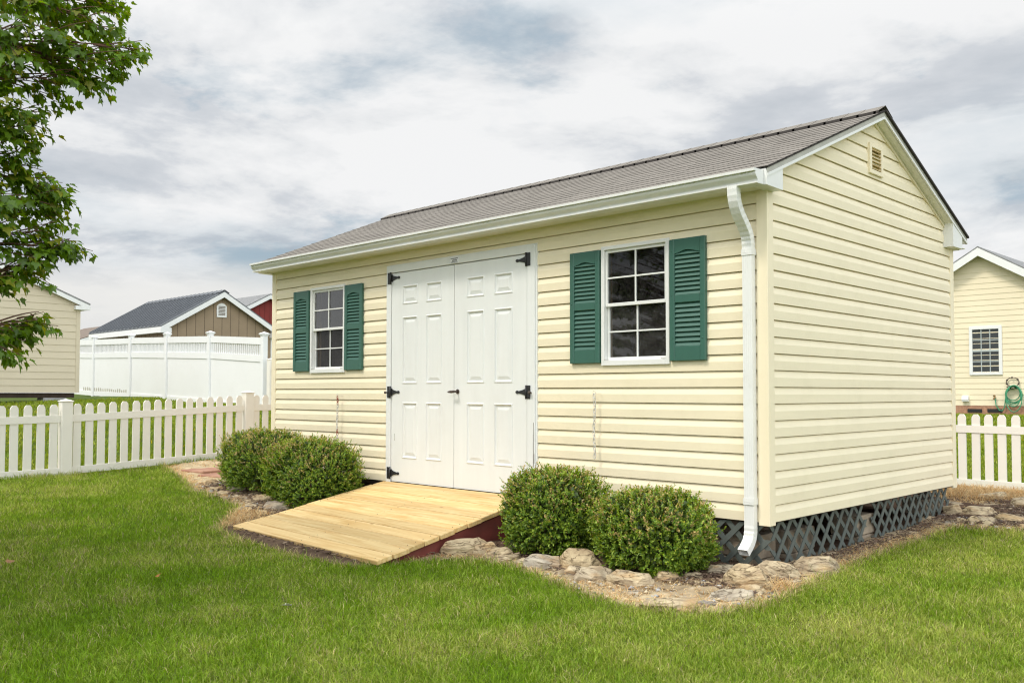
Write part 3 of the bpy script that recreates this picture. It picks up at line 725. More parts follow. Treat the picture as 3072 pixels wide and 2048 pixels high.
# ------------------------------------------------------------------ ramp
rx0, rx1, ry0, ry1, rz0, rz1 = -4.125, -2.115, -.036, -1.650, .002, -.292
ramp = empty('wooden_ramp', ((rx0 + rx1) / 2, ry1, rz1), 'new pale pine plank ramp sloping down from the double doors', 'ramp')
ro = Vector(ramp.location)
mb = MB(); nb = 11; Lr = math.hypot(ry1 - ry0, rz1 - rz0); dy, dz = (ry1 - ry0) / Lr, (rz1 - rz0) / Lr; bw = Lr / nb
for i in range(nb):
    a = i * bw + .004; b = (i + 1) * bw - .003; xo = random.uniform(-.012, .012); lift = random.uniform(-.0015, .0015)
    mtx = Matrix(((1, 0, 0, -ro.x), (0, dy, -dz, ry0 - ro.y), (0, dz, dy, rz0 - ro.z), (0, 0, 0, 1)))
    # local: x, s along slope, h normal (pointing up)
    mtx = Matrix(((1, 0, 0, -ro.x), (0, dy, -dz * -1, ry0 - ro.y), (0, dz, -dy, rz0 - ro.z), (0, 0, 0, 1)))
    mb.box(rx0 + xo, rx1 + xo + random.uniform(-.01, .01), a, b, -.036 + lift, lift, tint=(i * .37 + .13) % 1, mtx=mtx, bev=.004)
for i_, v_ in enumerate(mb.v): mb.v[i_] = (v_[0], v_[1], v_[2] - v_[0] / 1.0 * .020 * min(1, max(0, (ry0 - ro.y - v_[1]) / (ry0 - ry1))))
mb.build('deck', M['pine'], ramp)
mb = MB(); sc_ = MB()
for i in range(nb):
    for xx in (rx0 + .06, (rx0 + rx1) / 2, rx1 - .06):
        for q in (.25, .75):
            s = (i + q) * bw; p = (xx - ro.x, ry0 + dy * s - ro.y, rz0 + dz * s - ro.z)
            sc_.ball((p[0], p[1], p[2] + .001 - p[0] * .020 * s / Lr), (.004, .004, .002), seg=6)
sc_.build('screw_heads', M['rust_iron'], ramp)['kind'] = 'stuff'
for x in (rx0 + .02, rx1 - .065):
    m_ = MB()
    poly = [(ry0 - ro.y, rz0 - .042 - ro.z), (ry1 + .03 - ro.y, rz1 - .06 - ro.z), (ry1 + .03 - ro.y, -.42 - ro.z), (ry0 - ro.y, -.42 - ro.z)]
    m_.prism(poly, 0, x - ro.x, x + .04 - ro.x); m_.build('side_panel', M['red_paint'], ramp)

# ------------------------------------------------------------------ lattice skirts
def lattice(name, ux, length, ztop, zbotf, loc, label, step=.125, sw=.04, seed=0):
    """panel in local x (length) and z, two layers of diagonal slats"""
    rr = random.Random(seed); mb = MB()
    for layer, sgn in ((0, 1), (1, -1)):
        k = -length
        c = -1.2
        while c < length + 1.2:
            # line x = c + sgn*(z), clipped to 0..length, zb..zt
            pts = []
            zt = ztop; zb = zbotf
            a = (c + sgn * zb, zb); b = (c + sgn * zt, zt)
            # clip in x
            def clip(p, q):
                (xa, za), (xb, zb_) = p, q
                if max(xa, xb) < .01 or min(xa, xb) > length - .01: return None
                def at_x(x): t = (x - xa) / (xb - xa); return (x, za + t * (zb_ - za))
                if xa < 0: p = at_x(0)
                if xb < 0: q = at_x(0)
                if xa > length: p = at_x(length)
                if xb > length: q = at_x(length)
                return p, q
            r_ = clip(a, b)
            if r_:
                p, q = r_; d = math.hypot(q[0] - p[0], q[1] - p[1])
                if d > .05:
                    h = sw / 2 * 1.414
                    y0 = layer * .0075 ; y1 = y0 + .0068
                    jb = rr.uniform(-.03, .01) if p[1] == zb else 0
                    mb.prism([(p[0] - h + sgn * jb, p[1] + jb), (p[0] + h + sgn * jb, p[1] + jb), (q[0] + h, q[1]), (q[0] - h, q[1])], 1, y0, y1)
            c += step * 1.414
    o = mb.build(name, M['lattice']); o.location = loc[:3]; o.rotation_euler = loc[3]
    return tag(o, label, 'lattice', 'lattice skirting panels')
lattice('lattice_panel', 0, 2.1, -.012, -.36, (-2.1, .0, 0, (R(-3), 0, 0)), 'dark green lattice panel closing the gap under the front wall behind the round shrubs', .105, .036, 1)
lattice('lattice_panel', 0, 1.50, -.0, -.36, (-.035, .10, 0, (R(-4), 0, R(90))), 'green lattice panel under the gable wall nearest the downspout corner, leaning outward', .118, .034, 2)
lattice('lattice_panel', 0, 1.72, -.0, -.33, (-.035, 1.73, 0, (R(-3), 0, R(90))), 'green lattice panel under the far half of the gable wall, next to the stone rockery', .108, .034, 3)

# concrete block piers
def pier(x, y, w, d, label):
    g = G(x, y) ; h = (-.104 - (g - .1)) / 2
    for i, nm in ((0, 'lower'), (1, 'upper')):
        mb = MB(); z0 = g - .1 + i * h; o_ = .006 * i
        mb.box(-w / 2 + o_, w / 2 + o_, -d / 2, d / 2, 0, h - .004, bev=.008)
        o = mb.build('concrete_block', M['concrete']); o.location = (x, y, z0); tag(o, nm + ' ' + label, 'block', 'concrete blocks under the shed')
pier(-.32, .20, .40, .22, 'weathered concrete block of the pier behind the downspout elbow')
pier(-.19, .62, .22, .40, 'concrete block of the pier behind the near gable lattice')
pier(-.17, 1.66, .22, .34, 'concrete block of the pier showing in the gap between the two gable lattice panels')
pier(-.19, 3.2, .22, .40, 'concrete block of the pier under the far gable corner')
pier(-3.0, .3, .4, .22, 'concrete block of the pier hidden under the door sill')

# ------------------------------------------------------------------ rocks
def rock(x, y, w, h, label, tone=0.0, seed=0, dep=.65, rz=None, tilt=0):
    """a fractured lump of slate: flat faces, chipped edges, half sunk in the soil"""
    rr = random.Random(seed * 13 + 5); bm = bmesh.new()
    w *= 1.08; h = max(h * .82, .028); d = max(w * dep, h * 1.1)
    n = rr.randint(7, 10); a0 = rr.uniform(0, 6.28)
    for lev, (zz, sc) in enumerate(((-.25, 1.0), (.55, rr.uniform(.93, 1.0)), (1.0, rr.uniform(.62, .82)))):
        sx, sy = rr.uniform(-.06, .06) * lev, rr.uniform(-.06, .06) * lev
        for k in range(n):
            a = a0 + (k + rr.uniform(-.3, .3)) / n * 6.283; q = sc * rr.uniform(.86, 1.06)
            bm.verts.new((w / 2 * (q * math.cos(a) + sx), d / 2 * (q * math.sin(a) + sy), h * (zz + (rr.uniform(-.16, .04) if lev else 0))))
    bmesh.ops.convex_hull(bm, input=bm.verts)
    bmesh.ops.delete(bm, geom=[v for v in bm.verts if not v.link_faces], context='VERTS')
    bmesh.ops.dissolve_limit(bm, angle_limit=R(9), verts=bm.verts, edges=bm.edges)
    # break off a corner or two along straight fracture planes
    for _ in range(rr.randint(1, 3)):
        a = rr.uniform(0, 6.283); nz = rr.uniform(.2, .9); pn = Vector((math.cos(a), math.sin(a), nz)).normalized()
        ext = max(v.co.dot(pn) for v in bm.verts); co_ = pn * (ext * rr.uniform(.80, .93))
        r_ = bmesh.ops.bisect_plane(bm, geom=bm.verts[:] + bm.edges[:] + bm.faces[:], plane_co=co_, plane_no=pn, clear_outer=True)
        ed_ = [g for g in r_['geom_cut'] if isinstance(g, bmesh.types.BMEdge)]
        if len(ed_) > 2: bmesh.ops.contextual_create(bm, geom=ed_)
    bmesh.ops.triangulate(bm, faces=bm.faces)
    for _ in range(4):
        el = [e for e in bm.edges if e.calc_length() > max(.014, w * .07)]
        if el: bmesh.ops.subdivide_edges(bm, edges=el, cuts=1)
        bmesh.ops.triangulate(bm, faces=bm.faces)
    ax = Matrix.Rotation(rr.uniform(-.5, .5), 3, 'X') @ Matrix.Rotation(rr.uniform(-.6, .6), 3, 'Y')
    for v in bm.verts:
        q = ax @ v.co
        s_l = mnoise.noise(Vector((q.x * 3 + seed, q.y * 3, q.z * 55)))          # bedding planes: thin ledges along one tilted direction
        v.co += mnoise.noise_vector(Vector((v.co.x * 11 + seed * 3.1, v.co.y * 11, v.co.z * 16))) * .010 + mnoise.noise_vector(Vector((v.co.x * 30, v.co.y * 30 + seed, v.co.z * 40))) * .0035
        rad = Vector((v.co.x, v.co.y, v.co.z * .3))
        if rad.length > 1e-4: v.co += rad.normalized() * (s_l * .008)
    me = bpy.data.meshes.new('stone'); bm.to_mesh(me); bm.free(); me.materials.append(M['rock'])
    o = bpy.data.objects.new('stone', me); COL.objects.link(o)
    o.location = (x, y, G(x, y) + .004); o.rotation_euler = (R(tilt + rr.uniform(-8, 8)), R(rr.uniform(-10, 10)), YAW + (rr.uniform(-.6, .6) if rz is None else rz)); o['tone'] = tone * .65
    tag(o, label, 'stone', 'stones edging the garden bed')
RK = [
(-2.03,-.91,.34,.14,'large layered tan boulder beside the red side of the ramp',.1),(-1.86,-.84,.22,.12,'tan slab leaning against the large boulder beside the ramp',.2),(-1.72,-.84,.24,.10,'low brown stone between the ramp boulder and the first right-hand shrub',.1),(-1.77,-.58,.13,.10,'small upright grey stone touching the shrub nearest the ramp',.8),(-1.50,-.86,.16,.04,'thin flat pale stone in front of the shrub nearest the ramp',.3),(-1.26,-.87,.24,.12,'grey stone with white veins in front of the gap between the right shrubs',.9),
(-1.05,-.72,.32,.16,'pointed tan slab tilted up beside the low right-hand shrub',.0),(-.74,-.93,.28,.10,'dark layered stone in front of the low right-hand shrub',.45),(-.44,-.92,.29,.12,'rust streaked layered stone in front of the low right-hand shrub',.15),(-.34,-.69,.15,.09,'pale angular stone right of the rust streaked stone',.05),(-.30,-1.10,.12,.03,'thin flat grey shard at the lawn edge below the rust streaked stone',.9),(.04,-1.19,.32,.05,'long flat pale slab at the tip of the bed beside the lawn',.15),
(-.10,-.68,.10,.05,'small rust brown stone alone on pale soil',.1),(-.18,-.29,.19,.09,'grey brown stone below the downspout outlet',.5),(.20,-.84,.27,.06,'cracked white grey slab near the tip of the bed',.75),(.14,-.53,.28,.17,'big tan boulder at the shed corner below the downspout',.0),(.13,-.14,.28,.14,'dark faced stone with orange top against the corner lattice',.25),(.20,.26,.40,.13,'long squared block lying along the gable lattice',.25),
(.24,-.64,.16,.07,'tan ledge stone in front of the big corner boulder',.05),(.31,-.36,.06,.04,'small white chip between the corner stones and the lawn',.6),(.30,-.21,.10,.03,'flat pale chip beside the dark faced corner stone',.5),(.21,-1.08,.13,.04,'grey slate shard between the pale slabs at the tip of the bed',1.0),(.17,-1.25,.13,.03,'flat cream stone at the very tip of the bed',.1),
(-1.62,-.86,.20,.06,'brownish flat stone bridging the low brown stone and the grey veined stone',.2),(-.92,-.86,.20,.07,'flat grey tan stone wedged under the tilted pointed slab',.35),(.02,-.38,.20,.08,'tan stone wedged between the downspout stone and the corner boulder',.1),(-.27,-.50,.13,.05,'tan lump between the pale angular stone and the lattice',.2),
(-6.34,-.69,.15,.09,'pale wedge stone next to the brick pavers',.2),(-5.93,-.84,.17,.06,'flat tan stone below the left-most shrub',.2),(-5.71,-.74,.22,.07,'grey wedge stone touching the left-most shrub',.75),(-5.45,-.70,.17,.05,'flat tan stone below the gap of the left shrubs',.1),(-5.17,-.76,.20,.08,'tilted slab in front of the shrub left of the ramp',.1),(-4.76,-.80,.34,.10,'large grey flat boulder against the left side of the ramp',.75),(-4.95,-.96,.10,.05,'small rounded pale stone left of the ramp boulder',.3),
(-4.69,-1.06,.12,.04,'small pale stone by the left ramp edge and dry grass',.3),(-5.46,-.89,.10,.04,'small flat stone at the lawn edge below the left shrubs',.4),(-5.66,-.91,.13,.05,'thin pale stone in the row below the left-most shrub',.2),(-5.19,-.90,.10,.04,'little tan stone below the tilted slab',.1),(-5.84,-.98,.09,.03,'tiny flat stone at the lawn edge below the wedge',.5),
(-.06,4.81,.30,.10,'broad flat tan slab nearest the right picket fence',.05),(.09,4.21,.22,.05,'thin tan slab below the broad fence slab',.1),(.22,3.45,.36,.11,'big flat tan slab in the middle of the right rockery',.05),(.06,3.31,.16,.13,'rounded pinkish boulder at the far gable corner',.1),(.58,3.28,.30,.08,'long tan slab at the right frame edge of the rockery',.05),(.33,4.45,.24,.12,'thick dark bellied slab at the upper right of the rockery',.15),(.26,2.90,.08,.07,'small cream stone at the left foot of the rockery',.05),
(.34,2.94,.10,.09,'upright cream stone at the foot of the rockery',.0),(.44,2.92,.15,.04,'flat cream stone at the foot of the rockery beside the lawn',.0),(.40,3.11,.22,.06,'thin brown slab under the big flat slab',.3),(.76,2.95,.10,.06,'cream stone at the right foot of the rockery',.0),(.18,2.80,.14,.03,'dark grey slate at the end of the gable mulch',1.0),(-.16,4.21,.24,.04,'narrow flat stone behind the rounded boulder',.2)]
for i, (x, y, w, h, lb, tn) in enumerate(RK):
    rock(x, y, w * 1.1, h, lb, tn, i, dep=.66 if h / w > .3 else .8, rz={17: 1.0, 11: .05}.get(i), tilt={6: 12, 7: 4, 35: 15}.get(i, random.uniform(-5, 5)))

# brick pavers by the fence
k = 0
for (x, y, lb) in ((-7.62, -.10, 'worn red paver nearest the picket fence'), (-7.08, -.14, 'worn red paver in front of the left-most shrub'), (-7.66, .38, 'red paver at the back by the fence'), (-7.12, .34, 'red paver behind the left-most shrub')):
    mb = MB(); mb.box(-.255, .255, -.22, .22, 0, .05, bev=.012); o = mb.build('paver', M['paver']); o.location = (x, y, G(x, y) - .004); o.rotation_euler = (R(1), R(-1), R(4 + k)); k += 2
    tag(o, lb, 'paver', 'red pavers at the end of the bed')

# ------------------------------------------------------------------ picket fences
def picket_fence(p0, ang, bays, label, extra_posts=True, h=.90, bayw=2.44, npk=16, zoff=0):
    t = empty('picket_fence', (p0[0], p0[1], 0), label, 'fence', 'white picket fences', ang)
    ca_, sa_ = math.cos(ang), math.sin(ang)
    gz = lambda s: G(p0[0] + ca_ * s, p0[1] + sa_ * s) + zoff
    pk = MB(); w = .0445; d = .011
    poly = [(-w, .05), (w, .05), (w, h - .075), (w * .9, h - .055), (w * .45, h - .028), (-w * .45, h - .028), (-w * .9, h - .055), (-w, h - .075)]
    pk.prism(poly, 1, -d, d); pk0 = pk.build('picket', M['picket'], t)
    po = MB(); q = .064; po.box(-q, q, -q, q, -.05, h + .0, bev=.006); po.box(-q - .008, q + .008, -q - .008, q + .008, h, h + .016, bev=.004)
    po.mesh([(-q, -q, h + .016), (q, -q, h + .016), (q, q, h + .016), (-q, q, h + .016), (0, 0, h + .038)], [(0, 1, 4), (1, 2, 4), (2, 3, 4), (3, 0, 4)])
    po0 = po.build('post', M['picket'], t)
    first = True; fp = True
    for b in range(bays):
        s0 = b * bayw; s1 = s0 + bayw; za, zb = gz(s0), gz(s1)
        o = po0 if fp else po0.copy()
        if not fp: COL.objects.link(o); o.parent = t
        fp = False; o.location = (s0, 0, za)
        for i in range(npk):
            s = s0 + .0645 + (bayw - .129) * (i + .5) / npk + random.uniform(-.003, .003); z = za + (zb - za) * (s - s0) / bayw
            o = pk0 if first else pk0.copy()
            if not first: COL.objects.link(o); o.parent = t
            first = False; o.location = (s, 0, z); o.rotation_euler = (0, random.uniform(-.004, .004), 0)
        for (zr, hh, dd) in ((h - .245, .085, .0195), (.02, .085, .0195)):
            m_ = MB(); vs = []
            for (s, z) in ((s0 + .05, za + (zb - za) * .05 / bayw), (s1 - .05, zb - (zb - za) * .05 / bayw)):
                vs += [(s, -dd, z + zr), (s, dd, z + zr), (s, dd, z + zr + hh), (s, -dd, z + zr + hh)]
            m_.mesh(vs, [(0, 1, 2, 3), (4, 7, 6, 5), (0, 4, 5, 1), (1, 5, 6, 2), (2, 6, 7, 3), (3, 7, 4, 0)]); m_.build('rail', M['picket'], t)
    o = po0.copy(); COL.objects.link(o); o.parent = t; o.location = (bays * bayw, 0, gz(bays * bayw))
    return t
picket_fence((-8.58, -6.33), R(90), 5, 'white vinyl picket fence running along the left side of the lawn')
picket_fence((-8.45, 5.92), 0, 5, 'white vinyl picket fence behind the shed, seen at the right edge beside the rockery')
picket_fence((-16.28, 5.92), 0, 3, 'short white picket fence continuing from the tall privacy fence, seen left of the shed', h=1.12)

# ------------------------------------------------------------------ privacy fence
pf = empty('privacy_fence', (-29.4, 5.9, 0), 'tall white vinyl privacy fence with spindle top in front of the tan shed', 'fence')
xs = [-29.4, -26.95, -24.15, -21.75, -19.24, -16.55]
zg = [G(x, 5.9) for x in xs]; zg = [.84, .76, .70, .63, .55, .40]
Hf = 1.86
pm = MB(); q = .065; pm.box(-q, q, -q, q, -.2, Hf, bev=.006); pm.box(-q - .03, q + .03, -q - .03, q + .03, Hf, Hf + .03, bev=.008); pm.box(-q - .012, q + .012, -q - .012, q + .012, Hf - .03, Hf, bev=.004)
pm.mesh([(-q - .02, -q - .02, Hf + .03), (q + .02, -q - .02, Hf + .03), (q + .02, q + .02, Hf + .03), (-q - .02, q + .02, Hf + .03), (0, 0, Hf + .07)], [(0, 1, 4), (1, 2, 4), (2, 3, 4), (3, 0, 4)])
p0 = pm.build('post', M['privacy'], pf)
for i, x in enumerate(xs):
    o = p0 if i == 0 else p0.copy()
    if i: COL.objects.link(o); o.parent = pf
    o.location = (x + 29.4, 0, zg[i])
for i in range(5):
    a, b = xs[i] + 29.4 + .064, xs[i + 1] + 29.4 - .064; za, zb = zg[i], zg[i + 1]
    def slant(z0, z1, y0, y1, nm):
        m_ = MB(); vs = [(a, y0, za + z0), (a, y1, za + z0), (a, y1, za + z1), (a, y0, za + z1), (b, y0, zb + z0), (b, y1, zb + z0), (b, y1, zb + z1), (b, y0, zb + z1)]
        m_.mesh(vs, [(0, 1, 2, 3), (4, 7, 6, 5), (0, 4, 5, 1), (1, 5, 6, 2), (2, 6, 7, 3), (3, 7, 4, 0)]); return m_.build(nm, M['privacy'], pf)
    slant(1.62, 1.79, -.028, .028, 'top_rail'); slant(1.20, 1.36, -.028, .028, 'middle_rail'); slant(0, .14, -.028, .028, 'bottom_rail')
    slant(.12, 1.22, -.010, .010, 'panel')
    sp_ = MB(); ns = 26
    for k in range(ns):
        x = a + (b - a) * (k + .5) / ns; z0 = za + (zb - za) * (k + .5) / ns; sp_.box(x - .019, x + .019, -.012, .012, z0 + 1.34, z0 + 1.64)
    sp_.build('spindles', M['privacy'], pf)
# green grime left where a picket fence once stood
gm = mat('algae_stain', (.42, .40, .32), .8, .3, 8)
st2 = MB()
def zp(x):
    for a_, b_, za, zb in zip(xs[:-1], xs[1:], zg[:-1], zg[1:]):
        if a_ <= x - 29.4 <= b_: return za + (zb - za) * (x - 29.4 - a_) / (b_ - a_)
    return zg[0]
x = 1.6
while x < 5.0:
    if True:
        w_ = .085; z0 = zp(x); hh = random.uniform(.06, .11)
        st2.prism([(x, z0 + .145), (x + w_, z0 + .145), (x + w_, z0 + .17 + hh * .5), (x + w_ * .5, z0 + .17 + hh), (x, z0 + .17 + hh * .5)], 1, -.0115, -.0102)
        st2.box(x + w_, x + .15, -.0112, -.0104, z0 + .143, z0 + .15)
    x += .15
st2.build('algae_stain', gm, pf)

# ------------------------------------------------------------------ background buildings
def gable_bldg(name, x_g, y0, y1, length, zfloor, zeave, zridge, label, cat, wall_m, roof_m, trim_m, dirx=-1, eav=.15, rak=.12, style='lap', exp=.115, trimw=.14, groups=None, roofstyle='shingle', corner_m=None):
    """gable end in the plane x = x_g facing +x (or the plane y when rotated); ridge runs along -x"""
    t = empty(name, (x_g, (y0 + y1) / 2, zfloor), label, cat, groups)
    yc = (y1 - y0) / 2; H = zeave - zfloor; RH = zridge - zfloor; sl = (RH - H) / yc
    w = MB()
    lim0 = lambda z: -yc if z < H else -(RH - z) / sl
    lim1 = lambda z: yc if z < H else (RH - z) / sl
    if style == 'lap':
        pr = [(.002, 0), (.014, .001), (.003, exp + .002)]
        siding(w, lambda u, o, z: (o, u, z), lim0, lim1, 0, int(RH / exp), exp, pr, RH - .02)
        siding(w, lambda u, o, z: (u, -yc - o, z), lambda z: -length, lambda z: 0, 0, int(H / exp), exp, pr, H)
        siding(w, lambda u, o, z: (-u, yc + o, z), lambda z: 0, lambda z: length, 0, int(H / exp), exp, pr, H)
        w.face([(-length, -yc, 0), (-length, yc, 0), (-length, yc, H), (-length, 0, RH), (-length, -yc, H)])
        w.build('wall', wall_m, t, False)
    else:
        w.prism([(-yc, 0), (yc, 0), (yc, H), (0, RH), (-yc, H)], 0, -length, 0); w.build('wall', wall_m, t)
        gr = MB(); y = -yc + .1
        while y < yc:
            gr.box(.0005, .003, y - .008, y + .008, 0, H + (yc - abs(y)) * sl - .03); y += exp
        x = -.2
        while x > -length: gr.box(x - .008, x + .008, -yc - .003, -yc - .0005, 0, H - .01); x -= exp
        gr.build('groove', M['groove'] if wall_m is M['tan_board'] else mat('red_groove', (.11, .018, .016), .7), t)
    ye = yc + eav; ze = RH - ye * sl
    rf = MB(); th = .04
    rf.prism([(-ye, ze + .03), (0, RH + .03), (ye, ze + .03), (ye, ze + .03 + th), (0, RH + .03 + th), (-ye, ze + .03 + th)], 0, -length - rak, rak)
    if roofstyle == 'metal':
        x = -length - rak + .05
        while x < rak:
            for s in (-1, 1):
                rf.prism([(s * ye, ze + .069), (0, RH + .069), (0, RH + .115), (s * ye, ze + .115)], 0, x, x + .05)
            x += .30
        for s in (-1, 1): rf.prism([(s * .17, RH + .098 - .17 * sl), (0, RH + .098), (0, RH + .105), (s * .17, RH + .105 - .17 * sl)], 0, -length - rak - .01, rak + .01)
    rfo = rf.build('roof', roof_m, t)
    tr = MB()
    for s in (-1, 1):
        tr.prism([(s * ye, ze + .029), (0, RH + .029), (0, RH + .029 - trimw), (s * ye, ze + .029 - trimw)], 0, rak - .025, rak - .002)
        ya, yb = sorted((s * (ye - .02), s * ye)); tr.box(-length - rak + .01, rak - .026, ya, yb, ze + .028 - trimw, ze + .028)
        ya, yb = sorted((s * (yc + .02), s * (ye - .021))); tr.box(-length, rak - .03, ya, yb, ze - trimw + .03, ze - trimw + .045)
        cn = MB(); ya, yb = sorted((s * (yc - .07), s * (yc + .018))); cn.box(-.07, .02, ya, yb, 0, H - .02); cn.build('corner_post', corner_m or trim_m, t)
        ya, yb = sorted((s * (yc - .12), s * (ye + .004))); tr.box(.003, rak, ya, yb, ze - trimw + .02, ze + .028 - .02)
    tr.build('trim', trim_m, t)
    return t, yc, H, RH, sl
cs, *_ = gable_bldg('garden_shed', -18.8, -1.3, 2.43, 5, .86, 2.93, 3.70, 'pale tan vinyl-sided shed on blocks at the left edge behind the maple', 'shed', M['tan_vinyl'], M['gray_shingle'], M['white_vinyl'], style='lap', exp=.155, trimw=.10, eav=.2, corner_m=M['tan_vinyl'])
mb = MB(); mb.box(-4.9, -.05, -1.8, 1.8, -.12, -.01); mb.build('floor_frame', M['dark_wood'], cs)
for y, lb in ((-1.0, 'grey block under the pale tan shed at the left frame edge'), (.3, 'grey block under the middle of the pale tan shed'), (1.95, 'grey block under the right corner of the pale tan shed')):
    mb = MB(); mb.box(-.2, .2, -.25, .25, 0, .22, bev=.01); o = mb.build('foundation_block', mat('grey_block', (.36, .36, .35), .95, .15, 9)); o.location = (-19.05, y, .53); tag(o, lb, 'block', 'blocks under the pale tan shed')
ts, yc, H, RH, sl = gable_bldg('board_shed', -24.3, 7.0, 10.75, 5.3, .7, 2.98, 4.08, 'tan panelled shed with dark metal roof and white trim behind the privacy fence', 'shed', M['tan_board'], M['metal_roof'], M['white_vinyl'], style='board', exp=.30, trimw=.17, roofstyle='metal', eav=.22, rak=.2)
mb = MB(); vz = RH - .78
mb.prism([(-.17, vz), (.17, vz), (.17, vz + .36), (.10, vz + .43), (0, vz + .46), (-.10, vz + .43), (-.17, vz + .36)], 0, .0035, .03)
vo = mb.build('gable_vent', M['white_vinyl'], ts); mb = MB()
for i in range(7): mb.box(.031, .034, -.12, .12, vz + .06 + i * .045, vz + .085 + i * .045)
mb.build('louvers', M['groove'], vo)
gable_bldg('red_barn', -27.4, 10.4, 14.4, 6, .7, 3.45, 4.50, 'red panelled barn with grey shingle roof behind the tan shed', 'barn', M['red_board'], M['gray_shingle'], M['white_vinyl'], style='board', exp=.22, trimw=.15, eav=.2, rak=.2)
gable_bldg('distant_house', -46, 12.5, 17.5, 6, 1.0, 3.62, 4.55, 'far low house with brown shingle roof just visible left of the tan shed', 'house', M['tan_vinyl'], M['brown_shingle'], M['white_vinyl'], style='board', exp=.5, trimw=.2, eav=.3, rak=.3)
# the yellow house, gable facing the shed (turned a quarter)
YH, yc, H, RH, sl = gable_bldg('yellow_house', -5.85, 20.0, 27.0, 9, .50, 3.02, 5.14, 'pale yellow lap-sided house with white trim and brick footing beyond the right fence', 'house', M['yellow_board'], M['gray_shingle'], M['white_vinyl'], style='lap', exp=.165, trimw=.24, eav=.35, rak=.3, corner_m=M['yellow_board'])
YH.rotation_euler = (0, 0, R(-90)); YH.location = (-5.85, 23.5, .50)
mb = MB(); mb.box(-9, .0, -yc, yc, -.45, -.005); mb.box(0, .01, -yc, yc, -.45, -.005); mb.build('brick_footing', M['brick'], YH)
def uvfront(u, v):      # point on the yellow house front, in its own axes (y = world x, flipped by the quarter turn)
    d = at(u, v, 1) - CAM; t = (23.5 - CAM.y) / d.y; p = CAM + d * t
    return (p.x + 5.85), p.z - .50
# local axes after -90deg turn: local +x -> world -y ; local +y -> world +x
a0 = uvfront(2910, 1125); a1 = uvfront(3006, 976)
y0, y1, z0, z1 = a0[0], a1[0], a0[1], a1[1]
mb = MB()
for q in ((y0, y0 + .09, z0, z1), (y1 - .09, y1, z0, z1), (y0 + .09, y1 - .09, z0, z0 + .08), (y0 + .09, y1 - .09, z1 - .09, z1)): mb.box(.004, .045, *q, bev=.004)
wf = mb.build('window', M['white_vinyl'], YH)
ia, ib, ja, jb = y0 + .09, y1 - .09, z0 + .08, z1 - .09
mb = MB(); mb.box(.004, .012, ia, ib, ja, jb); pn = mb.build('pane', M['dark_glass'], wf)
mb = MB(); z = ja + .02
while z < jb: mb.box(.0125, .014, ia, ib, z, z + .018); z += .045
mb.build('blinds', M['blind'], wf)
mb = MB()
for k in (1, 2): y = ia + (ib - ia) * k / 3; mb.box(.0145, .022, y - .013, y + .013, ja, jb)
zm = (ja + jb) / 2; mb.box(.0145, .032, ia, ib, zm - .03, zm + .03)
for z in ((ja + zm) / 2, (zm + jb) / 2): mb.box(.0145, .0215, ia, ib, z - .013, z + .013)
mb.build('muntins', mat('grey_muntin', (.42, .46, .46), .5), wf)
vy, vz = uvfront(2898, 1195); mb = MB(); mb.prism([(.003, -.09), (.10, -.09), (.12, -.02), (.09, .07), (.003, .09)], 1, -.09, .09); o = mb.build('dryer_vent', M['white_vinyl'], YH); o.location = (0, vy, vz)
for k, (u, lb) in enumerate(((2925, ''), (2985, ''))):
    vy, vz = uvfront(u, 1231); mb = MB(); mb.box(.0105, .03, -.2, .2, -.05, .05); o = mb.build('foundation_vent', M['iron'], YH); o.location = (0, vy, vz)
def hp(u, v, off=.06):
    d = at(u, v, 1) - CAM; t = (23.5 - off - CAM.y) / d.y; return CAM + d * t
hs = empty('hose_hanger', hp(3038, 1160), 'green garden hose coiled on a wire hanger on the yellow house', 'hose')
oc = Vector(hs.location)
mb = MB(); 
for cx0, cy0, rx, ry, y in ((3041, 1182, 25, 24, .0), (3040, 1184, 23, 28, .03), (3043, 1186, 24, 22, -.02), (3040, 1188, 22, 31, .05), (3042, 1195, 24, 40, .07), (3039, 1180, 21, 20, -.04)):
    pts = [hp(cx0 + rx * math.cos(a), cy0 + ry * math.sin(a), .10 + y) - oc for a in np.linspace(0, 2 * math.pi, 28, endpoint=False)]
    mb.tube(pts, .0145, 6, closed=True)
pts = [(2985, 1194), (2988, 1215), (2998, 1230), (3008, 1232), (3014, 1220), (3016, 1200), (3018, 1185)]
mb.tube([hp(u, v, .08) - oc for u, v in pts], .016, 6); mb.build('hose', M['hose'], hs)
mb = MB(); pts = [hp(3038 + 19 * math.cos(a), 1146 + 14 * math.sin(a), .05) - oc for a in np.linspace(0, 2 * math.pi, 20, endpoint=False)]
mb.tube(pts, .012, 6, closed=True)
for a in (0.4, 1.2, 2.0, 2.8, 3.6, 4.6, 5.6): mb.ball(hp(3038 + 19 * math.cos(a), 1146 + 14 * math.sin(a), .07) - oc, .03, seg=6)
mb.tube([hp(3020, 1160, .05) - oc, hp(3038, 1166, .12) - oc, hp(3056, 1160, .05) - oc], .014, 6); mb.build('wire_hanger', M['rust_iron'], hs)
mb = MB(); c0_ = hp(2984, 1192, .06); mb.tube([(0, .06, 0), (0, -.04, 0), (0, -.07, -.05)], .022, 8); mb.ball((0, -.03, .05), (.04, .02, .03), seg=8); o = mb.build('faucet', M['brass']); o.location = c0_
tag(o, 'brass outdoor faucet on the yellow house left of the hose', 'faucet')

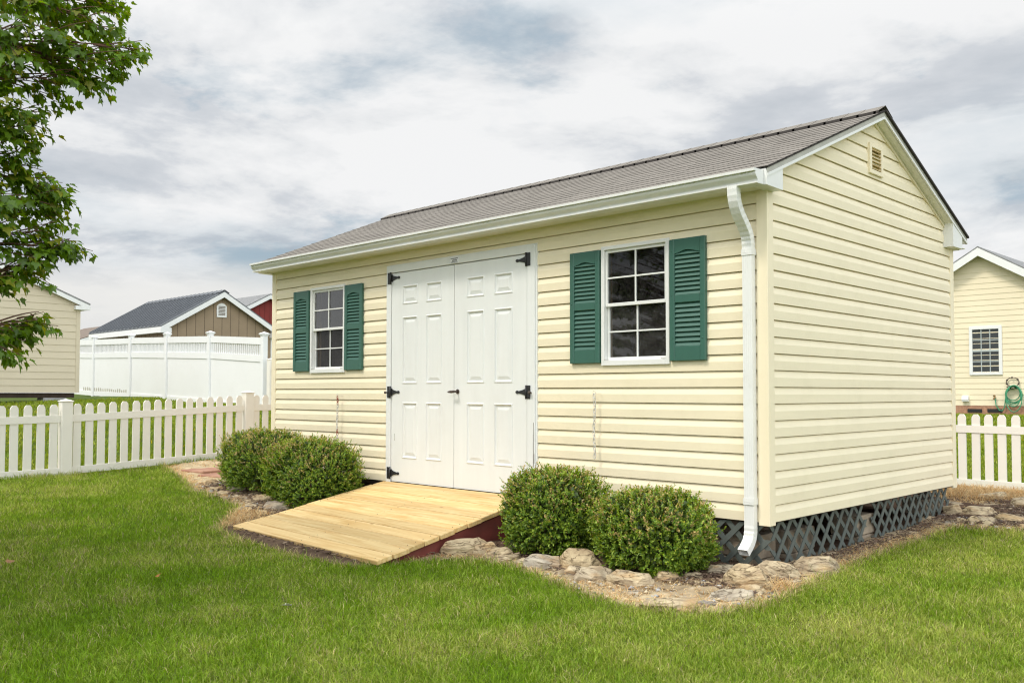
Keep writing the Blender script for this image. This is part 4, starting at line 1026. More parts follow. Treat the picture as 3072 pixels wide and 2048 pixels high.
# ------------------------------------------------------------------ foliage helpers
def tri_leaves(C, D, Nn, ln, wd, col, fold=.25):
    """rhombic leaves: C base (n,3), D direction, Nn normal, ln, wd -> V,F"""
    n = len(C); S = np.cross(D, Nn); S /= np.linalg.norm(S, axis=1, keepdims=True) + 1e-9
    ln = ln[:, None]; wd = wd[:, None]
    v0 = C; v2 = C + D * ln; mid = C + D * ln * .5 
    v1 = mid + S * wd / 2 + Nn * wd * fold; v3 = mid - S * wd / 2 + Nn * wd * fold
    V = np.stack([v0, v1, v2, v3], 1).reshape(-1, 3); b = np.arange(n) * 4
    F3 = np.concatenate([np.stack([b, b + 1, b + 2], 1), np.stack([b, b + 2, b + 3], 1)])
    return V, F3, np.repeat(col, 4, 0)
def unit(a): return a / (np.linalg.norm(a, axis=1, keepdims=True) + 1e-9)

def boxwood(cx, cy, rx, ry, h, label, seed, bronze=.25, lean=0):
    r = np.random.default_rng(seed); g = G(cx, cy); root = empty('boxwood_shrub', (cx, cy, g), label, 'shrub', 'boxwood shrubs in front of the shed')
    rz = h * .50; cz = h * .515
    ph = r.uniform(0, 6.28, 20)
    def surf(th, phi):     # radius multiplier with lumps
        m = 1 + .05 * np.sin(3 * phi + ph[0]) * np.sin(th * 2 + ph[1]) + .04 * np.sin(5 * phi + ph[2] + 3 * th) + .05 * np.sin(9 * phi + ph[3]) * np.sin(7 * th + ph[4]) + .05 * np.sin(14 * phi + ph[5]) * np.sin(13 * th + ph[6]) + .03 * np.sin(23 * phi + 17 * th + ph[9])
        return m
    ns = 3900
    u = r.uniform(-.80, 1, ns); phi = r.uniform(0, 6.283, ns); th = np.arccos(u)
    e = 3.1     # superellipsoid for the clipped squarish look
    d = np.stack([np.sin(th) * np.cos(phi), np.sin(th) * np.sin(phi), u], 1)
    sup = (np.abs(d[:, 0]) ** e + np.abs(d[:, 1]) ** e + np.abs(d[:, 2]) ** e) ** (-1 / e)
    rad = sup * surf(th, phi) * r.uniform(.84, 1.03, ns)
    wild = (r.random(ns) < .035) & (u > -.1); rad = np.where(wild, rad * r.uniform(1.05, 1.17, ns), rad)
    P = d * rad[:, None] * np.array([rx, ry, rz]) + np.array([0, 0, cz])
    nrm = unit(d / np.array([rx, ry, rz])); axis = unit(nrm + np.array([0, 0, .55]) + r.normal(0, .35, (ns, 3)))
    # per sprig colour
    zrel = (P[:, 2] - cz) / rz
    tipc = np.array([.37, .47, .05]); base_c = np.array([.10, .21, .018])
    k = 9; Cs = []; Ds = []; Ns = []; Ls = []; Ws = []; Cl = []
    sl_ = np.where(wild, .085, .055) * r.uniform(.8, 1.25, ns)
    bronze_s = (r.random(ns) < 1.25 * bronze * np.clip(.16 + 1.0 * zrel + .5 * np.sin(4 * phi + ph[7]) * np.sin(5 * th + ph[8]), .03, 1))
    for j in range(k):
        t = (j + .5) / k
        ang = j * 2.4 + r.uniform(0, 6.28, ns)
        a = np.cross(axis, np.array([0.13, .2, .97])); a = unit(a); b = np.cross(axis, a)
        side = a * np.cos(ang)[:, None] + b * np.sin(ang)[:, None]
        Cs.append(P - axis * (sl_ * (1 - t))[:, None]); Ds.append(unit(axis * (.45 + .5 * t) + side * .85)); Ns.append(unit(axis - side * .4 + r.normal(0, .25, (ns, 3))))
        Ls.append(r.uniform(.015, .022, ns)); Ws.append(r.uniform(.009, .0125, ns))
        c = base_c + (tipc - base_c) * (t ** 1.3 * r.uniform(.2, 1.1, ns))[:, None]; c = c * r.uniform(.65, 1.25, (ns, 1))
        br = np.array([.52, .40, .15]) * r.uniform(.6, 1.25, (ns, 1)); c = np.where((bronze_s & (r.random(ns) < .55 + .3 * t))[:, None], br, c)
        yl = np.array([.42, .38, .05]) * r.uniform(.7, 1.1, (ns, 1)); c = np.where(((r.random(ns) < .045 * (1 + zrel)))[:, None], yl, c)
        Cl.append(c)
    # inner fill
    ni = 5200; di = unit(r.normal(0, 1, (ni, 3))); di[:, 2] = np.where(di[:, 2] < -.75, -di[:, 2], di[:, 2])
    supi = (np.abs(di) ** e).sum(1) ** (-1 / e)
    Pi = di * (supi * r.uniform(.66, .87, ni))[:, None] * np.array([rx, ry, rz]) + np.array([0, 0, cz])
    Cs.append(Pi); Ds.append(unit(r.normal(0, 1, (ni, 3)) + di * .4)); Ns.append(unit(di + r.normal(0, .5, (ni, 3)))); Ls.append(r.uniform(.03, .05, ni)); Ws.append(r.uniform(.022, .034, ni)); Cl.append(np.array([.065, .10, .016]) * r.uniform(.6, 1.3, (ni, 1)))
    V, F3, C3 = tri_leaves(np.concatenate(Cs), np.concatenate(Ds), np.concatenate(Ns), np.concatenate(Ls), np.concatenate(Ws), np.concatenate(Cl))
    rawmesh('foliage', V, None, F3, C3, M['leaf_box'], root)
    mb = MB(); rr = random.Random(seed)
    for i in range(16):
        a = rr.uniform(0, 6.28); q = rr.uniform(.3, .8); e_ = Vector((rx * q * math.cos(a), ry * q * math.sin(a), cz + rz * rr.uniform(-.2, .6)))
        mb.tube([(rr.uniform(-.05, .05), rr.uniform(-.05, .05), -.02), e_ * .5 + Vector((0, 0, -.02)), e_], [.012, .008, .003], 5)
    mb.build('stems', M['twig'], root)
boxwood(-5.58, -.50, .49, .40, .645, 'bronze tipped boxwood shrub nearest the picket fence, partly behind its neighbour', 11, .36)
boxwood(-4.63, -.52, .49, .40, .675, 'wide rounded boxwood shrub directly left of the ramp', 12, .30)
boxwood(-1.50, -.47, .375, .35, .645, 'tall boxwood shrub directly right of the ramp with wispy top shoots', 13, .26)
boxwood(-.59, -.47, .385, .355, .555, 'low rounded boxwood shrub between the tall shrub and the downspout', 14, .32)

# ------------------------------------------------------------------ maple tree
tree = empty('maple_tree', (-3.9, -4.75, G(-3.9, -4.75)), 'green maple tree whose leafy branches hang into the upper left of the photo', 'tree')
TO = Vector(tree.location)
rr = random.Random(21)
br_mb = MB(); tr_mb = MB()
trunk = [(0, 0, -.1), (.02, .01, .5), (.03, .03, 1.2), (0, .05, 2.2), (-.02, .02, 3.2), (.02, 0, 4.2), (0, 0, 5.4)]
tr_mb.tube(trunk, [.12, .10, .088, .07, .052, .034, .012], 12); tr_mb.build('trunk', M['bark'], tree)
def trunk_at(z):
    for a, b in zip(trunk[:-1], trunk[1:]):
        if a[2] <= z <= b[2]:
            t = (z - a[2]) / (b[2] - a[2]); return Vector(a) * (1 - t) + Vector(b) * t
    return Vector(trunk[-1])
LP = []   # leaf anchor (pos, dir)
def twig(p0, p1, rad, leaves=True, nl=18, sag=.05):
    mid = (p0 + p1) / 2 + Vector((rr.uniform(-.05, .05), rr.uniform(-.05, .05), rr.uniform(.0, sag)))
    pts = []
    for i in range(7):
        t = i / 6; pts.append(p0 * (1 - t) ** 2 + mid * 2 * t * (1 - t) + p1 * t * t)
    br_mb.tube(pts, [rad * (1 - .8 * i / 6) + .0012 for i in range(7)], 5)
    L_ = (p1 - p0).length; d = (p1 - p0).normalized()
    if leaves:
        for i in range(nl):
            t = 1 - (i / nl) ** 1.2 * min(1, .62 / L_); q = pts[min(6, int(t * 6))].lerp(pts[min(6, int(t * 6) + 1)], t * 6 - int(t * 6)) if t < 1 else pts[6]
            LP.append((q, d))
    return pts
def cluster(p, dirv, n=4, size=.30):
    """a few side twigs fanned out behind a tip, each with paired leaves"""
    for k in range(n):
        a = rr.uniform(-1.1, 1.1); perp = dirv.cross(Vector((0, 0, 1))).normalized()
        d = (dirv * rr.uniform(.6, 1) + perp * math.sin(a) + Vector((0, 0, rr.uniform(-.45, .35)))).normalized()
        twig(p - dirv * rr.uniform(.02, .28), p + d * size * rr.uniform(.35, .9) - dirv * size * .45, .003, True, rr.randint(9, 14), .03)
# branches that reach into the picture, each ending at a tip in space
TIPS = [(452, 142, 5.5), (415, 200, 5.45), (385, 95, 5.6), (330, 60, 5.4), (300, 215, 5.4), (345, 235, 5.5), (245, 225, 5.3), (190, 235, 5.2), (290, 130, 5.3), (220, 110, 5.2), (150, 60, 5.1), (260, 30, 5.5), (80, 120, 5.0), (120, 190, 5.1), (60, 230, 5.2), (20, 60, 4.9), (170, 150, 5.6), (100, 20, 5.6), (340, 160, 5.6), (250, 175, 5.7), (200, 20, 5.3),
        (320, 10, 5.5), (395, 0, 5.6), (170, 345, 5.3), (100, 320, 5.0), (150, 400, 5.2), (100, 400, 5.2), (50, 370, 5.0), (10, 320, 5.2), (90, 460, 5.1), (30, 440, 5.0), (135, 520, 5.3), (10, 520, 5.1), (175, 560, 5.3), (150, 580, 5.3), (90, 600, 5.1), (30, 590, 5.0), (240, 575, 5.4), (225, 600, 5.4), (180, 640, 5.4), (190, 690, 5.3), (60, 660, 5.0), (265, 722, 5.4), (230, 735, 5.4), (200, 765, 5.3), (150, 740, 5.2), (20, 720, 5.0), (170, 800, 5.3), (110, 800, 5.2), (70, 840, 5.2), (165, 935, 5.4), (140, 960, 5.4), (110, 985, 5.3), (40, 1010, 5.2), (60, 990, 5.1), (8, 1030, 5.0),
        (-80, 100, 5.2), (-60, 300, 5.0), (-90, 500, 5.2), (-60, 700, 5.1), (-40, -60, 5.2), (150, -70, 5.3), (300, -80, 5.4), (-30, 400, 5.5), (-20, 600, 5.5), (-20, 200, 5.6)]
limbs = []
for k in range(9):       # main limbs towards the picture side
    z = .9 + k * .36; b = trunk_at(z); tgt = at([120, 60, 40, 20, 60, 60, 110, 150, 200][k] - 190, [990, 850, 740, 620, 500, 380, 250, 120, -20][k], 5.15) - TO
    pts = [b.lerp(tgt, i / 5) + Vector((0, 0, .10 * math.sin(math.pi * i / 5))) for i in range(6)]
    br_mb.tube(pts, [.026 - .0036 * i for i in range(6)], 6); limbs.append(pts)
for (u, v, Z) in TIPS:
    u -= 48 if u > 0 else 0
    p = at(u, v, Z) - TO
    best = min((q for l in limbs for q in l[2:]), key=lambda q: (q - p).length + .6 * max(0, q.z - p.z))
    twig(best, p, .006, True, 14)
    cluster(p, (p - best).normalized() if (p - best).length > .05 else Vector((1, 0, 0)), 5)
# the rest of the crown, outside the picture
for k in range(620):
    a = rr.uniform(0, 6.28); z = rr.uniform(1.2, 5.6); rmax = 1.9 * math.sqrt(max(.06, 1 - ((z - 2.9) / 3.0) ** 2)); q = rmax * rr.uniform(.45, 1)
    p = Vector((q * math.cos(a), q * math.sin(a), z)); w_ = TO + p - CAM
    uu = 1536 + FPX * w_.dot(r3) / w_.dot(f2)
    if w_.dot(f2) > .5 and uu > -110: continue
    b = trunk_at(max(.8, z - .35 * q)); twig(b, p, .012, True, 12)
    cluster(p, (p - b).normalized(), 5, .36)
br_mb.build('branches', M['twig'], tree)
# maple leaf outline (five lobes), petiole at origin, tip along +x
LO = np.array([(0, 0), (.06, -.22), (.0, -.42), (.22, -.36), (.30, -.55), (.42, -.50), (.62, -.62), (.58, -.36), (.66, -.22), (.84, -.16), (1.08, 0), (.84, .16), (.66, .22), (.58, .36), (.62, .62), (.42, .50), (.30, .55), (.22, .36), (.0, .42), (.06, .22)])
LO[:, 1] *= .85
nL = len(LP); r = np.random.default_rng(5)
PP = np.array([tuple(p) for p, d in LP]); DD = np.array([tuple(d) for p, d in LP])
side = unit(np.cross(DD, np.array([0, 0, 1.0])) + 1e-6)
sg = np.where(np.arange(nL) % 2 == 0, 1, -1)[:, None]
ldir = unit(DD * r.uniform(.3, 1.0, (nL, 1)) + side * sg * r.uniform(.1, .9, (nL, 1)) + np.array([0, 0, -.9]) * r.uniform(.25, 1.3, (nL, 1)) + r.normal(0, .2, (nL, 3)))
lnrm = unit(np.array([0, 0, 1.0]) + r.normal(0, .42, (nL, 3)) + DD * .5); lnrm = unit(lnrm - ldir * (lnrm * ldir).sum(1, keepdims=True)); lsd = np.cross(lnrm, ldir)
sz = r.uniform(.036, .060, nL); pet = r.uniform(.02, .05, nL)
base = PP + ldir * pet[:, None] + np.array([0, 0, -.005])
k = len(LO)
V = base[:, None, :] + (ldir[:, None, :] * LO[None, :, 0:1] + lsd[:, None, :] * LO[None, :, 1:2]) * sz[:, None, None] + lnrm[:, None, :] * ((np.abs(LO[None, :, 1:2]) * .35 - .18 * LO[None, :, 0:1] ** 2) * sz[:, None, None])
ctr = base + ldir * (.36 * sz)[:, None]
V = np.concatenate([V, ctr[:, None, :]], 1).reshape(-1, 3)
b = (np.arange(nL) * (k + 1))[:, None]; i0 = np.arange(k)[None, :]
F3 = np.stack([b + i0, b + (i0 + 1) % k, np.broadcast_to(b + k, (nL, k))], -1).reshape(-1, 3)
lc = np.array([.12, .215, .010]) * r.uniform(.55, 1.35, (nL, 1)); yl = r.random(nL) < .10; lc[yl] = np.array([.28, .30, .03]) * r.uniform(.7, 1.1, (yl.sum(), 1))
rawmesh('leaves', V, None, F3, np.repeat(lc, k + 1, 0), M['leaf_maple'], tree)

# ------------------------------------------------------------------ grass, straw, mulch
def blades(n, x, y, z, hgt, wid, col, lean, name, m, label, cat):
    az = rng.uniform(0, 6.283, n); ln = np.abs(rng.normal(lean, lean * .55, n))
    d = np.stack([np.cos(az), np.sin(az)], 1); wa = rng.uniform(0, 6.283, n); w = np.stack([np.cos(wa), np.sin(wa), np.zeros(n)], 1) * (wid / 2)[:, None]
    b = np.stack([x, y, z], 1)
    m1 = b + np.concatenate([d * (ln * hgt * .32)[:, None], (hgt * .58)[:, None]], 1)
    tp = b + np.concatenate([d * (ln * hgt * 1.0)[:, None], (hgt * np.sqrt(np.clip(1 - .35 * ln ** 2, .2, 1)))[:, None]], 1)
    V = np.stack([b - w, b + w, m1 + w * .8, m1 - w * .8, tp], 1).reshape(-1, 3); o = np.arange(n) * 5
    F4 = np.stack([o, o + 1, o + 2, o + 3], 1); F3 = np.stack([o + 3, o + 2, o + 4], 1)
    ob = rawmesh(name, V, F4, F3, np.repeat(col, 5, 0), m)
    return tag(ob, label, cat, kind='stuff')
fx, fy = -s_, c_
def depth(x, y): return (x - CX) * fx + (y - CY) * fy
def sample(n, x0, x1, y0, y1, wfun):
    xs, ys = [], []; tot = 0
    while tot < n:
        x = rng.uniform(x0, x1, n); y = rng.uniform(y0, y1, n); k = rng.random(n) < wfun(x, y)
        xs.append(x[k]); ys.append(y[k]); tot += k.sum()
    return np.concatenate(xs)[:n], np.concatenate(ys)[:n]
def vis(x, y, m=.09):
    Z = depth(x, y); X = (x - CX) * c_ + (y - CY) * s_
    return (Z > 2.6) & (np.abs(X) < (.563 + m) * Z + .35)
def lawn_w(x, y):
    Z = depth(x, y); inn = vis(x, y); ok = vis(x, y, .42) & ~inpoly(x, y, BED) & (x > -8.53) & (y < 5.75) & ~((x < -6) & (y > .5))
    return np.where(ok, np.where(inn, 1, .34) * np.clip((4.2 / np.maximum(Z, 3)) ** 1.55, 0, 1), 0)
NG = 690000
x, y = sample(NG, -8.6, 6.5, -6.5, 5.7, lawn_w); Z = depth(x, y); z = Gn(x, y)
big = vnoise(x, y, 1.1, 1); med = vnoise(x, y, 3.3, 8); strip = np.sin((x * .80 + y * .60) * 2 * math.pi / 1.15)
yel = .10 + .15 * big + .13 * med + .06 * strip + rng.normal(0, .24, NG) + .28 * np.clip((x + 2.0) / 3.2, 0, 1) + .22 * np.clip((-x - 4.4) / 2.5, 0, 1)
yel = np.clip(yel, 0, 1)
gcol = np.array([.145, .262, .008]) * (1 - yel[:, None]) + np.array([.52, .515, .15]) * yel[:, None]
dry = rng.random(NG) < np.clip(.06 + .07 * med + .05 * big, .015, .3); edn = edgedist(x, y); dry |= rng.random(NG) < np.clip(.55 - edn / .16, 0, .6)
gcol[dry] = np.array([.58, .48, .25]) * rng.uniform(.6, 1.1, (dry.sum(), 1)); gcol *= rng.uniform(.4, 1.55, (NG, 1))
hh = rng.uniform(.022, .056, NG) * (1 + .15 * med + .22 * vnoise(x, y, 16, 2)); hh = np.where(rng.random(NG) < .02, hh * 1.5, hh); hh *= 1 + .55 * np.clip(1 - edn / .10, 0, 1) + .7 * np.clip((-8.28 - x) / .2, 0, 1)
blades(NG, x, y, z - .004, hh, (.0017 + .00036 * Z) * rng.uniform(.7, 1.2, NG), gcol, .75, 'lawn_grass', M['grass'], 'mown green grass with paler dry streaks in front of the shed', 'grass')
# a few fallen leaves on the lawn
for k, (lx, ly, lc_, lb) in enumerate(((-2.68, -2.98, (.42, .17, .03), 'curled orange fallen leaf on the open lawn left of centre'), (-3.78, -3.51, (.30, .16, .07), 'brown fallen leaf on the lawn near the left edge of the photo'), (-1.42, -2.76, (.62, .58, .48), 'pale dry fallen leaf on the lawn in front of the ramp'))):
    lf = MB(); n_ = 20
    LOt = [(0, 0), (.06, -.22), (.0, -.42), (.22, -.36), (.30, -.55), (.42, -.50), (.62, -.62), (.58, -.36), (.66, -.22), (.84, -.16), (1.08, 0), (.84, .16), (.66, .22), (.58, .36), (.62, .62), (.42, .50), (.30, .55), (.22, .36), (.0, .42), (.06, .22)]
    for a_, b_ in zip(LOt, LOt[1:] + LOt[:1]): lf.face([(.36 * .06, 0, 0), (a_[0] * .06, a_[1] * .06, .35 * abs(a_[1]) * .06), (b_[0] * .06, b_[1] * .06, .35 * abs(b_[1]) * .06)])
    o = lf.build('fallen_leaf', mat('dead_leaf', lc_, .7, .2, 40)); o.location = (lx, ly, G(lx, ly) + .038); o.rotation_euler = (.2, -.15, k * 2.1); tag(o, lb, 'leaf', 'fallen leaves on the lawn')
# lawn beyond the fences
def back_w(x, y):
    Z = depth(x, y); ok = vis(x, y) & ((x < -8.65) | ((y > 5.98) & (x > -7)))
    ok &= ~((x < -18.7) & (y < 2.5) & (y > -1.4)) & ~((y > 5.8) & (x < -8.6)) & (y < 23.4)
    return np.where(ok, np.clip((9 / np.maximum(Z, 9)) ** 1.3, 0, 1), 0)
NB = 110000
x, y = sample(NB, -22, 9, -6, 23.4, back_w); Z = depth(x, y); z = Gn(x, y)
yel = np.clip(.26 + .2 * vnoise(x, y, 1.3, 4) + rng.normal(0, .22, NB), 0, 1)
gcol = (np.array([.16, .24, .02]) * (1 - yel[:, None]) + np.array([.40, .40, .08]) * yel[:, None]) * rng.uniform(.7, 1.3, (NB, 1))
ye = rng.random(NB) < .004; gcol[ye] = (.6, .45, .02)
blades(NB, x, y, z - .004, rng.uniform(.04, .085, NB), .0012 * Z * rng.uniform(.7, 1.2, NB), gcol, .7, 'back_lawn_grass', M['grass'], 'bright grass of the neighbouring yards beyond the picket fences', 'grass')
# dry straw along the bed edge and on the pale soil
def straw_w(x, y):
    ok = inpoly(x, y, BED) & vis(x, y); e = edgedist(x, y)
    w = np.clip(1.5 - e / .12, 0, 1.3) * ~((x > -4.2) & (x < -2.1)) + .65 * ((x > -.75) & (y < -.55)) + .9 * ((x > -.6) & (y > 4.2)) + .45 * ((x > .0) & (y > .2) & (y < 3)) + .3 * (x < -6.3)
    for (a, b_, q) in ((-4.36, -1.52, .17), (-4.58, -1.28, .22), (.33, -.45, .2), (.3, .0, .15), (-.2, 5.2, .6), (.5, 5.0, .5), (.15, 3.75, .25)): w = w + 1.2 * (np.hypot(x - a, y - b_) < q)
    return np.where(ok & ~((x < rx1) & (x > rx0) & (y > ry1)), np.clip(w, 0, 1), 0)
NS = 42000
x, y = sample(NS, -8.5, 2.6, -1.9, 5.7, straw_w); z = Gn(x, y) + .02
tall = np.zeros(NS, bool)
for (a, b_, q) in ((-4.36, -1.52, .17), (-4.58, -1.28, .22), (-.2, 5.2, .6), (.5, 5.1, .5), (.33, -.45, .12)): tall |= np.hypot(x - a, y - b_) < q
hh = np.where(tall, rng.uniform(.04, .11, NS), rng.uniform(.01, .035, NS)); 
scol = np.array([.70, .54, .29]) * rng.uniform(.6, 1.25, (NS, 1)); rd = rng.random(NS) < .3; scol[rd] = np.array([.50, .28, .10]) * rng.uniform(.7, 1.2, (rd.sum(), 1))
blades(NS, x, y, z, hh, np.where(tall, .0038, .0042) * rng.uniform(.6, 1.2, NS), scol, np.where(tall, .55, 2.2).mean() * np.ones(1)[0], 'dry_grass', M['straw'], 'dry straw coloured grass along the edges of the garden bed', 'dry grass')
# mulch chips
def mulch_w(x, y):
    ok = inpoly(x, y, BED) & vis(x, y) & (y < 5) & ~((x < 0) & (y > .15)) ; e = edgedist(x, y)
    return np.where(ok & ~((x > -1.) & (y < -.75)) & (x > -6.4), np.clip((e - .06) / .12, .05, 1), 0)
NM = 20000
x, y = sample(NM, -6.5, 1.6, -1.85, 5, mulch_w); z = Gn(x, y) + .026 + rng.uniform(0, .014, NM)
az = rng.uniform(0, 6.283, NM); ll = rng.uniform(.018, .06, NM); ww = rng.uniform(.003, .008, NM); tl = rng.normal(0, .2, NM)
D = np.stack([np.cos(az), np.sin(az), np.sin(tl)], 1); S = np.stack([-np.sin(az), np.cos(az), np.zeros(NM)], 1); U = np.tile([0, 0, 1.0], (NM, 1))
b = np.stack([x, y, z], 1); hv = []
for sx in (-1, 1):
    for sy in (-1, 1):
        for sz_ in (0, 1): hv.append(b + D * (sx * ll / 2)[:, None] + S * (sy * ww / 2)[:, None] + U * (sz_ * ww * .6)[:, None])
V = np.stack(hv, 1).reshape(-1, 3); o8 = np.arange(NM)[:, None] * 8
F4 = np.concatenate([o8 + np.array(f) for f in ((0, 1, 3, 2), (4, 6, 7, 5), (0, 4, 5, 1), (2, 3, 7, 6), (1, 5, 7, 3))])
mc = np.array([.13, .085, .06]) * rng.uniform(.5, 1.5, (NM, 1)); pl = rng.random(NM) < .14; mc[pl] = np.array([.34, .25, .17]) * rng.uniform(.7, 1.2, (pl.sum(), 1))
tag(rawmesh('mulch', V, F4, None, np.repeat(mc, 8, 0), M['mulchm']), 'shredded brown bark mulch over the garden bed', 'mulch', kind='stuff')
# stone chips
def chip_w(x, y):
    ok = inpoly(x, y, BED) & vis(x, y); e = edgedist(x, y)
    return np.where(ok & (((x > -1.2) & (y < -.6)) | ((x < -4.6) & (x > -6.6) & (e < .4)) | ((y > 2.7) & (x > .0) & (y < 5))), 1, 0)
NC = 1500
x, y = sample(NC, -6.6, 1.5, -1.5, 5, chip_w); z = Gn(x, y) + .028
sz3 = rng.uniform(.006, .026, (NC, 3)) * np.array([1.3, 1, .45]) * rng.uniform(.5, 1.3, (NC, 1)); az = rng.uniform(0, 6.28, NC)
oct_ = np.array([(1, .2, 0), (.1, 1, .2), (-1, -.1, .1), (-.2, -1, 0), (0, .1, 1), (.1, 0, -1)])
Q = oct_[None] * sz3[:, None, :] + rng.normal(0, .002, (NC, 6, 3)); ca_, sa_ = np.cos(az)[:, None], np.sin(az)[:, None]
V = np.stack([Q[..., 0] * ca_ - Q[..., 1] * sa_, Q[..., 0] * sa_ + Q[..., 1] * ca_, Q[..., 2]], -1) + np.stack([x, y, z], 1)[:, None]
o6 = np.arange(NC)[:, None] * 6
F3 = np.concatenate([o6 + np.array(f) for f in ((0, 1, 4), (1, 2, 4), (2, 3, 4), (3, 0, 4), (1, 0, 5), (2, 1, 5), (3, 2, 5), (0, 3, 5))])
cc = np.where(rng.random((NC, 1)) < .35, np.array([[.38, .37, .36]]), np.array([[.50, .41, .28]])) * rng.uniform(.6, 1.25, (NC, 1))
tag(rawmesh('stone_chips', V.reshape(-1, 3), None, F3, np.repeat(cc, 6, 0), M['mulchm']), 'loose pale stone chips scattered between the edging stones', 'gravel', kind='stuff')

# ------------------------------------------------------------------ sky and sun
SKX, SKY_, SKZ = 3.1, 1.7, 0.0
SUN_EL, SUN_AZ = R(56), math.atan2(-.92, -.32)     # direction towards the sun in the xy plane
sd = Vector((math.cos(SUN_EL) * math.cos(SUN_AZ), math.cos(SUN_EL) * math.sin(SUN_AZ), math.sin(SUN_EL)))
sun = bpy.data.lights.new('sun', 'SUN'); sun.energy = 2.35; sun.angle = R(10); sun.color = (1, .935, .83)
so = bpy.data.objects.new('sun', sun); COL.objects.link(so); so.rotation_euler = sd.to_track_quat('Z', 'Y').to_euler(); so.location = (0, -5, 12)
wd = bpy.data.worlds.new('World'); scene.world = wd; wd.use_nodes = True
nt = wd.node_tree; N = nt.nodes; L = nt.links; bg = N['Background']; bg.inputs['Strength'].default_value = .1
sky = N.new('ShaderNodeTexSky'); sky.sky_type = 'NISHITA'; sky.sun_disc = False; sky.sun_elevation = SUN_EL; sky.sun_rotation = math.pi / 2 - SUN_AZ
tc = N.new('ShaderNodeTexCoord')
def math_(op, a, b=None, clamp=False):
    n = N.new('ShaderNodeMath'); n.operation = op; n.use_clamp = clamp
    for i, q in enumerate((a, b)):
        if q is None: continue
        if isinstance(q, (int, float)): n.inputs[i].default_value = q
        else: L.new(q, n.inputs[i])
    return n.outputs[0]
def noise_(vec, scale, detail, rough, dist=0):
    n = N.new('ShaderNodeTexNoise'); n.inputs['Scale'].default_value = scale; n.inputs['Detail'].default_value = detail; n.inputs['Roughness'].default_value = rough; n.inputs['Distortion'].default_value = dist
    L.new(vec, n.inputs['Vector']); return n.outputs['Fac']
def ramp_(f, stops):
    n = N.new('ShaderNodeValToRGB'); e = n.color_ramp.elements
    e[0].position, e[0].color = stops[0][0], (*stops[0][1], 1); e[1].position, e[1].color = stops[-1][0], (*stops[-1][1], 1)
    for p, c in stops[1:-1]: x_ = e.new(p); x_.color = (*c, 1)
    L.new(f, n.inputs[0]); return n.outputs[0]
def mix_(f, a, b, mode='MIX'):
    n = N.new('ShaderNodeMix'); n.data_type = 'RGBA'; n.blend_type = mode
    for i, q in ((0, f), (6, a), (7, b)):
        if isinstance(q, (int, float)): n.inputs[i].default_value = q
        elif isinstance(q, tuple): n.inputs[i].default_value = (*q, 1)
        else: L.new(q, n.inputs[i])
    return n.outputs[2]
sep = N.new('ShaderNodeSeparateXYZ'); L.new(tc.outputs['Generated'], sep.inputs[0])
den = math_('ADD', math_('MAXIMUM', sep.outputs[2], 0), .16)     # clouds lie on a high flat layer, so they crowd together towards the horizon
pl = N.new('ShaderNodeCombineXYZ'); L.new(math_('DIVIDE', sep.outputs[0], den), pl.inputs[0]); L.new(math_('DIVIDE', sep.outputs[1], den), pl.inputs[1]); L.new(math_('MULTIPLY', sep.outputs[2], 2.2), pl.inputs[2])
mp = N.new('ShaderNodeMapping'); mp.inputs['Location'].default_value = (SKX, SKY_, .4); L.new(pl.outputs[0], mp.inputs[0])
mp2 = N.new('ShaderNodeMapping'); mp2.inputs['Location'].default_value = (7.3 + SKZ, 2.2, 1.4); L.new(pl.outputs[0], mp2.inputs[0])
n1 = noise_(mp.outputs[0], 1.15, 11, .58, .15); n2 = noise_(mp2.outputs[0], .62, 9, .56, .1); n3 = noise_(mp2.outputs[0], 1.9, 10, .62, .2)
K = 10.0
cl = ramp_(n1, [(.36, (.55, .59, .64)), (.45, (.67, .70, .74)), (.495, (.83, .845, .86)), (.55, (.93, .935, .94))])
dk = ramp_(n2, [(.37, (.62, .69, .74)), (.45, (.83, .87, .90)), (.52, (1, 1, 1))])
cl = mix_(1.0, cl, dk, 'MULTIPLY')
hole = ramp_(n3, [(.54, (0, 0, 0)), (.62, (.65, .65, .65))])
hole = mix_(1.0, hole, ramp_(n1, [(.42, (1, 1, 1)), (.56, (.0, .0, .0))]), 'MULTIPLY')
clK = mix_(1.0, cl, (K, K, K), 'MULTIPLY')
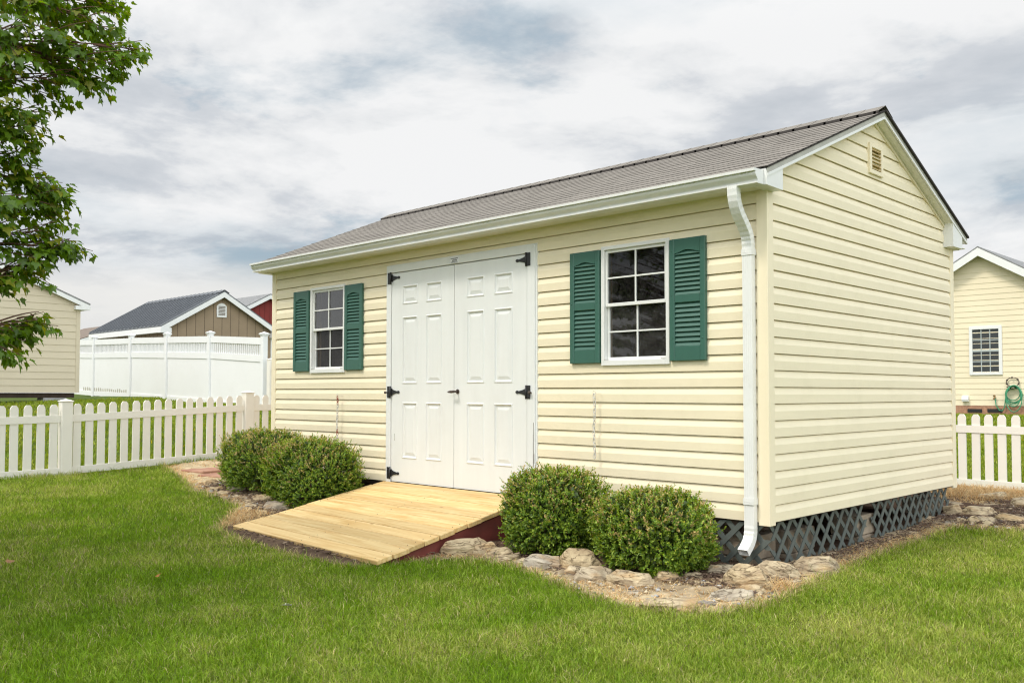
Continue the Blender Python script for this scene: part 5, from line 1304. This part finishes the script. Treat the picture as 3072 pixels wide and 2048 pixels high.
skyc = mix_(hole, clK, mix_(.75, sky.outputs[0], (.40 * K, .54 * K, .63 * K)))
# creamy bright band low on the horizon
hz = N.new('ShaderNodeMapRange'); hz.inputs[1].default_value = .105; hz.inputs[2].default_value = .135; hz.inputs[3].default_value = .85; hz.inputs[4].default_value = 0; L.new(math_('ADD', sep.outputs[2], math_('MULTIPLY', math_('SUBTRACT', n2, .5), .06)), hz.inputs[0])
skyc = mix_(hz.outputs[0], skyc, (.86 * K, .855 * K, .83 * K))
# thin cloud glowing round the hidden sun, a brighter zenith and an added side glow
vm = N.new('ShaderNodeVectorMath'); vm.operation = 'DOT_PRODUCT'; L.new(tc.outputs['Generated'], vm.inputs[0]); vm.inputs[1].default_value = tuple(sd)
gl = math_('POWER', math_('MAXIMUM', vm.outputs['Value'], 0), 3.0)
zen = N.new('ShaderNodeMapRange'); zen.interpolation_type = 'SMOOTHSTEP'; zen.inputs[1].default_value = .34; zen.inputs[2].default_value = .85; zen.inputs[4].default_value = 1.3; L.new(sep.outputs[2], zen.inputs[0])
side = N.new('ShaderNodeMapRange'); side.interpolation_type = 'SMOOTHSTEP'; side.inputs[1].default_value = .25; side.inputs[2].default_value = 1.0; side.inputs[4].default_value = 2.3; L.new(math_('ADD', math_('MULTIPLY', sep.outputs[0], .85), math_('MULTIPLY', sep.outputs[1], -.35)), side.inputs[0])  # added glow in the unseen sky toward +x, brightens the gable wall
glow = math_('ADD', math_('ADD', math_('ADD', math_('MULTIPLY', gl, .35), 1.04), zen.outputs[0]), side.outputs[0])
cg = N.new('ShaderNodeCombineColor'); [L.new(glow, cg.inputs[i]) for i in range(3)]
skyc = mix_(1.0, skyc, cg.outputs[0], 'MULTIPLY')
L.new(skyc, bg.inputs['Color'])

scene.view_settings.view_transform = 'Standard'; scene.view_settings.look = 'None'; scene.view_settings.exposure = -.10; scene.view_settings.gamma = 1
scene.render.engine = 'CYCLES'; scene.cycles.max_bounces = 8; scene.cycles.transparent_max_bounces = 12
scene.cycles.use_denoising = True; scene.cycles.filter_width = 1.15
